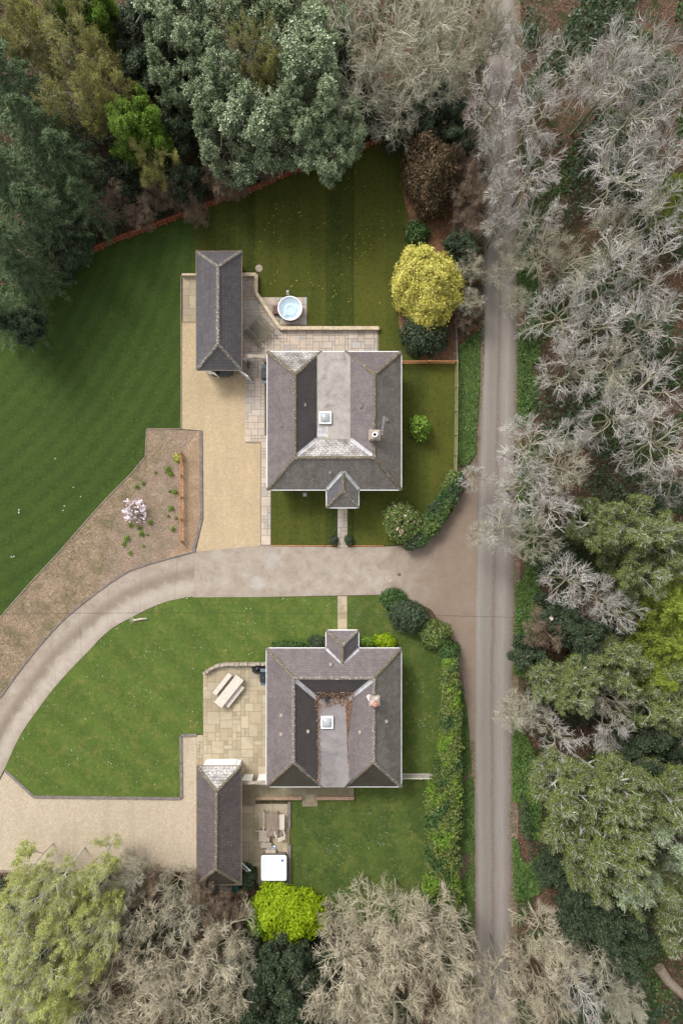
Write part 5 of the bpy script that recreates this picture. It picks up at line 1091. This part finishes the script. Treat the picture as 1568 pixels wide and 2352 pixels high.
# clipped and specimen shrubs, one by one
bush('golden_conifer', 'big golden-yellow conifer beside the lane fence, dark yew under it', 'tree', 984, 655, 76, 98, 5.6, 'lf_gold', 30000, .27, .10, 1, spread=.4)
bush('conifer_tree', 'copper-brown tipped conifer at the top of the bark bed', 'tree', 990, 388, 54, 92, 5.6, 'lf_copper', 18000, .34, .10, 2, spread=.4)
bush('evergreen_shrub', 'dark blue-green yew below the golden conifer in the bark bed', 'shrub', 975, 768, 52, 48, 2.6, 'lf_dark', 9000, .2, .1, 3)
bush('laurel_shrub', 'small glossy green laurel in the bark bed above the golden conifer', 'shrub', 958, 535, 26, 28, 1.2, 'lf_ivy', 2600, .2, .12, 4, clump=4)
bush('small_tree', 'small round bright green tree alone on the side lawn of the upper house', 'tree', 965, 980, 21, 27, 2.4, 'lf_green', 900, .22, .14, 5, clump=4)
bush('camellia', 'camellia covered in pale pink flowers beside the drive mouth', 'shrub', 925, 1200, 42, 50, 2.3, 'lf_hedge', 6500, .18, .11, 6, extra=('lf_flower', 110, .14))
bush('magnolia', 'magnolia in white-pink blossom on the dry bank', 'shrub', 308, 1172, 24, 26, 1.8, 'lf_magnolia', 230, .24, .17, 7, clump=5, spread=1.2)
for x, w_ in ((766, 'left'), (801, 'right')): bush('box_ball', f'small dark clipped ball shrub {w_} of the upper house path at the drive', 'shrub', x, 1241, 10, 11, .7, 'lf_dark', 1400, .09, .05, 8, group='clipped balls at the path end')
bush('lime_tree', 'vivid lime-green round tree beside the lower back lawn', 'tree', 660, 2108, 88, 62, 4.0, 'lf_lime', 22000, .24, .14, 9, spread=.5)
bush('lime_shrub', 'duller yellow-green bush tucked against the left side of the lime-green tree', 'shrub', 594, 2112, 32, 38, 3.2, 'lf_green', 3200, .2, .13, 10, clump=4)
bush('evergreen_shrub', 'dark green bush between the lower garage and square hot tub', 'shrub', 568, 2018, 17, 28, 1.8, 'lf_dark', 2400, .15, .08, 11)
bush('clipped_shrub', 'dark clipped mound left of the lower house porch', 'shrub', 727, 1474, 21, 14, 1.1, 'lf_dark', 1900, .1, .06, 12)
bush('laurel_shrub', 'bright green rounded shrub right of the lower porch, by the corner', 'shrub', 884, 1474, 25, 16, 1.2, 'lf_lime', 2300, .15, .09, 13)
bush('flowering_shrub', 'small yellow-flowered shrub close to the lower porch', 'shrub', 845, 1476, 16, 11, .9, 'lf_green', 900, .14, .08, 14, extra=('lf_yellow', 14, .1))
bush('low_shrub', 'low straggling green plants along the front wall left of the clipped mound', 'shrub', 665, 1482, 40, 8, .5, 'lf_ivy', 1500, .14, .08, 15)
bush('laurel_shrub', 'ivy-edged mound around a stump at the top of the lower hedge', 'shrub', 905, 1377, 32, 26, .9, 'lf_ivy', 2600, .15, .1, 16)
bush('evergreen_shrub', 'dark round evergreen on the lawn corner facing the drive mouth', 'shrub', 940, 1418, 44, 38, 2.2, 'lf_dark', 6500, .17, .09, 17)
bush('hedge_shrub', 'light green loose shrub between the dark evergreen and the long hedge', 'shrub', 998, 1456, 36, 36, 1.8, 'lf_hedge', 4200, .17, .1, 18)
bush('hedge_shrub', 'green shrub at the very head of the long hedge', 'shrub', 1030, 1500, 26, 34, 1.8, 'lf_ivy', 3000, .16, .09, 19)
bush('hedge_shrub', 'bright green bulge in the long hedge level with the red chimney', 'shrub', 1038, 1625, 20, 36, 2.1, 'lf_lime', 3000, .15, .09, 20)
for i, (x, y) in enumerate(((408, 1052),)): bush('laurel_shrub', 'yellow-green plant behind the top end of the post and rail fence', 'shrub', x, y, 9, 9, .6, 'lf_birch', 300, .16, .09, 30)
rg_ = random.Random(8); src = None
for i, (x, y) in enumerate(((392, 1088), (385, 1078), (402, 1130), (390, 1128), (357, 1085), (330, 1110), (315, 1118), (393, 1168), (386, 1185), (405, 1190), (326, 1225), (340, 1228), (292, 1238), (345, 1200), (300, 1205), (398, 1215), (320, 1212), (285, 1250), (330, 1255), (300, 1270))):
    if src is None: src = bush('small_plant', 'small tuft of green leaves sprouting in the brown planted bank', 'plant', x, y, 5.5, 5, .3, 'lf_green', 110, .13, .07, 40, group='green tufts in the brown bank', clump=3); continue
    c_ = src.copy(); col.objects.link(c_); q_ = P(x, y, .1); c_.location = (q_[0], q_[1], .03); c_.rotation_euler[2] = rg_.uniform(0, 6); c_.scale = (rg_.uniform(.4, 1.1),) * 3
    for ch_ in src.children: d_ = ch_.copy(); d_.parent = c_; col.objects.link(d_)
# hedges
def hedge(label, path, wds, h, mat, n, seed, ln=.17):
    rg = np.random.default_rng(seed); pts = catmull(path, 8); k = len(pts); x0, y0, _ = P(*pts[0], 0); t = thing('hedge', label, 'hedge', (x0, y0, 0)); C = []; NN = []
    nz = rg.uniform(0, 6.28, 6)
    for _ in range(n // 5):
        u = rg.uniform(0, k - 1.001); i = int(u); f = u - i; x = pts[i][0] * (1 - f) + pts[i + 1][0] * f; y = pts[i][1] * (1 - f) + pts[i + 1][1] * f
        dx, dy = pts[i + 1][0] - pts[i][0], pts[i + 1][1] - pts[i][1]; l = math.hypot(dx, dy); nx, ny = -dy / l, dx / l
        wv = np.interp(u / (k - 1), np.linspace(0, 1, len(wds)), wds) / 2 * (1 + .13 * math.sin(u * 1.1 + nz[0]) + .12 * math.sin(u * 4.3 + nz[1]) + rg.normal(0, .04)); a = rg.uniform(-1, 1)
        if rg.random() < .68: v = a; zz = h * (1 - .10 * abs(a) ** 3 + .10 * math.sin(u * 6.1 + nz[3] + 2 * math.sin(a * 4 + u)) + .05 * math.sin(u * 3.3 + a * 3 + nz[2]) + .04 * math.sin(u * 9 + a * 7)) - rg.uniform(0, .25); nn = (0, 0, 1)
        else: v = 1. if a > 0 else -1.; zz = rg.uniform(.05, h * .93); nn = (nx * v, -ny * v, .2)
        q = P(x + nx * wv * v, y + ny * wv * v, h * .8); C.append((q[0], q[1], max(.03, zz))); NN.append(nn)
    C = np.array(C); NN = np.array(NN); pt = np.sin(C[:, 0] * 2.3 + 2 * np.sin(C[:, 1] * .9)) + np.sin(C[:, 1] * 1.7 + seed) + .8 * np.sin(C[:, 0] * 4 - C[:, 1] * 3.1) + rg.normal(0, .5, len(C)); C -= np.array([x0, y0, 0])
    for pn, mm, sel in (('foliage', mat, (pt > -.9) & (pt < 1.0)), ('ivy_patch', 'lf_ivy' if mat != 'lf_ivy' else 'lf_dark', pt <= -.9), ('fresh_growth', 'lf_green' if mat != 'lf_ivy' else 'lf_hedge', pt >= 1.0)):
        c_, n_ = np.repeat(C[sel], 5, 0), np.repeat(NN[sel], 5, 0); c_ = c_ + rg.normal(0, .09, c_.shape); V, F = leaves(rg, c_, ln, ln * .6, None, .55, unit(n_ + np.array([0, 0, .4]))); link(pn, np_mesh(pn, V, F), M[mm], t)
    b = MB(); 
    for i in range(0, k - 1, 2): q = P(*pts[i], 0); b.tube([(q[0] - x0, q[1] - y0, 0), (q[0] - x0 + rg.uniform(-.2, .2), q[1] - y0, h * .45), (q[0] - x0 + rg.uniform(-.4, .4), q[1] - y0 + rg.uniform(-.3, .3), h * .8)], [.05, .04, .015], 5)
    link_ = b.build('stem', M['limb'], t); return t
M['lf_hedge2'] = m_leaf('hedge_mixed', (.035, .055, .015), (.13, .17, .032), (.30, .29, .10), .55, .3, 0, .45)
hedge('long mixed hedge along the lane beside the lower house and back lawn', [(1034, 1515), (1036, 1600), (1036, 1700), (1030, 1770), (1020, 1830), (1019, 1900), (1018, 2000), (1016, 2085)], [26, 32, 38, 48, 66, 68, 66, 72], 2.0, 'lf_hedge2', 46000, 71)
hedge('low dark curved hedge around the corner where the upper drive meets the lane', [(1046, 1085), (1040, 1120), (1020, 1155), (990, 1200), (955, 1238), (930, 1247)], [24, 30, 36, 42, 36, 20], 1.3, 'lf_ivy', 15000, 72)
# uncountable growth: woodland undergrowth, verge plants, daisies, fallen leaves
EW = [(1192, -40), (1620, -40), (1620, 2400), (1186, 2400), (1186, 1550), (1196, 1200)]
NWp = [(-60, -40), (1110, -40), (1110, 800), (1048, 800), (1040, 330), (935, 318)] + fence_line[::-1] + [(60, 655), (-60, 700)]
SWp = [(-60, 2008), (450, 2008), (560, 2060), (670, 2125), (970, 2125), (1085, 2100), (1085, 2400), (-60, 2400)]
scatter('undergrowth', [EW], 70000, .02, 'lf_ivy', .26, .17, 1, -.1, .5, .35, .3)
scatter('undergrowth', [NWp, SWp], 26000, .02, 'lf_dark', .28, .19, 2, -.6, .5, .4, .3)
scatter('undergrowth', [EW], 40000, .5, 'lf_dark', .30, .2, 3, .35, .4, 1.2, .2)
scatter('leaf_litter', [EW, NWp, SWp], 26000, .01, 'lf_litter', .17, .11, 4, -9, .5, .05, .9)
scatter('verge_plants', [[(1186, 480), (1238, 500), (1240, 900), (1215, 1000), (1232, 1240), (1240, 1420), (1200, 1560), (1178, 1545), (1186, 1000)], [(1176, 1640), (1215, 1700), (1245, 1800), (1235, 1950), (1240, 2050), (1180, 2070), (1174, 1900)]], 42000, .01, 'lf_verge', .16, .09, 5, -.9, .5, .2, .2)
scatter('verge_plants', [[(1048, 800), (1098, 760), (1098, 900), (1090, 1040), (1062, 1085), (1046, 1060)], [(1048, 800), (1098, 760), (1098, 900), (1050, 900)], [(1056, 1570), (1070, 1620), (1086, 1820), (1086, 2140), (1056, 2140)]], 30000, .01, 'lf_verge', .15, .09, 6, -1.2, .8, .2, .2)
scatter('verge_litter', [[(1048, 330), (1104, 420), (1100, 860), (1048, 860)]], 6000, .01, 'lf_rust', .16, .1, 7, -.2, .8, .1, .7)
scatter('bark_chips', [[(420, 1040), (461, 995), (461, 1190), (442, 1262), (385, 1280), (425, 1240)]], 9000, .05, 'lf_chip', .10, .05, 8, -9, .5, .02, .9)
scatter('fallen_leaves', [[(560, 440), (925, 370), (900, 720), (715, 680), (600, 650)]], 300, .05, 'lf_yellow', .13, .06, 9, .1, .9, .01, 1.)
scatter('daisies', [lawn2], 600, .06, 'lf_white', .08, .07, 10, .25, 1.6, .01, 1.)
scatter('daisies', [[(680, 1860), (960, 1860), (950, 2060), (700, 2060)], [(800, 1380), (900, 1400), (980, 1480), (1000, 1700), (930, 1700), (930, 1500), (800, 1460)]], 500, .06, 'lf_white', .07, .06, 11, .9, 1.6, .01, 1.)
for x, y in ((863, 1984), (63, 1035), (84, 1088), (40, 1137), (143, 1208)): pass
scatter('daisies', [[(20, 1000), (300, 1000), (100, 1250), (20, 1300)]], 60, .06, 'lf_white', .16, .13, 12, .5, 1.3, .01, 1.)
# grass blades along the lawn so that it has a nap up close
scatter('grass_tufts', [lawn2], 30000, .045, 'lf_hedge', .09, .03, 13, .3, 1.2, .05, .2)
scatter('grass_tufts', [[(680, 1850), (975, 1850), (965, 2110), (680, 2110)]], 16000, .045, 'lf_ivy', .11, .035, 14, .2, 1.4, .05, .2)

scatter('lane_litter', [[(1090, 500), (1112, 500), (1112, 800), (1104, 1000), (1094, 1060), (1092, 900)], [(1080, 1700), (1090, 1700), (1093, 2300), (1084, 2300)], [(1174, 500), (1192, 500), (1190, 1000), (1180, 1500), (1172, 2300), (1164, 2300), (1168, 1500), (1178, 900)]], 3500, .02, 'lf_dry', .12, .08, 21, -.8, 1., .02, .9)
scatter('dry_grass', [[(337, 990), (395, 1010), (330, 1100), (280, 1190), (265, 1290), (225, 1355), (150, 1415), (90, 1480), (35, 1550), (0, 1600), (-40, 1640), (-40, 1470), (65, 1350), (135, 1275), (200, 1200), (250, 1145), (300, 1095)]], 9000, .04, 'lf_dry', .14, .05, 22, -.6, 1.3, .06, .4)
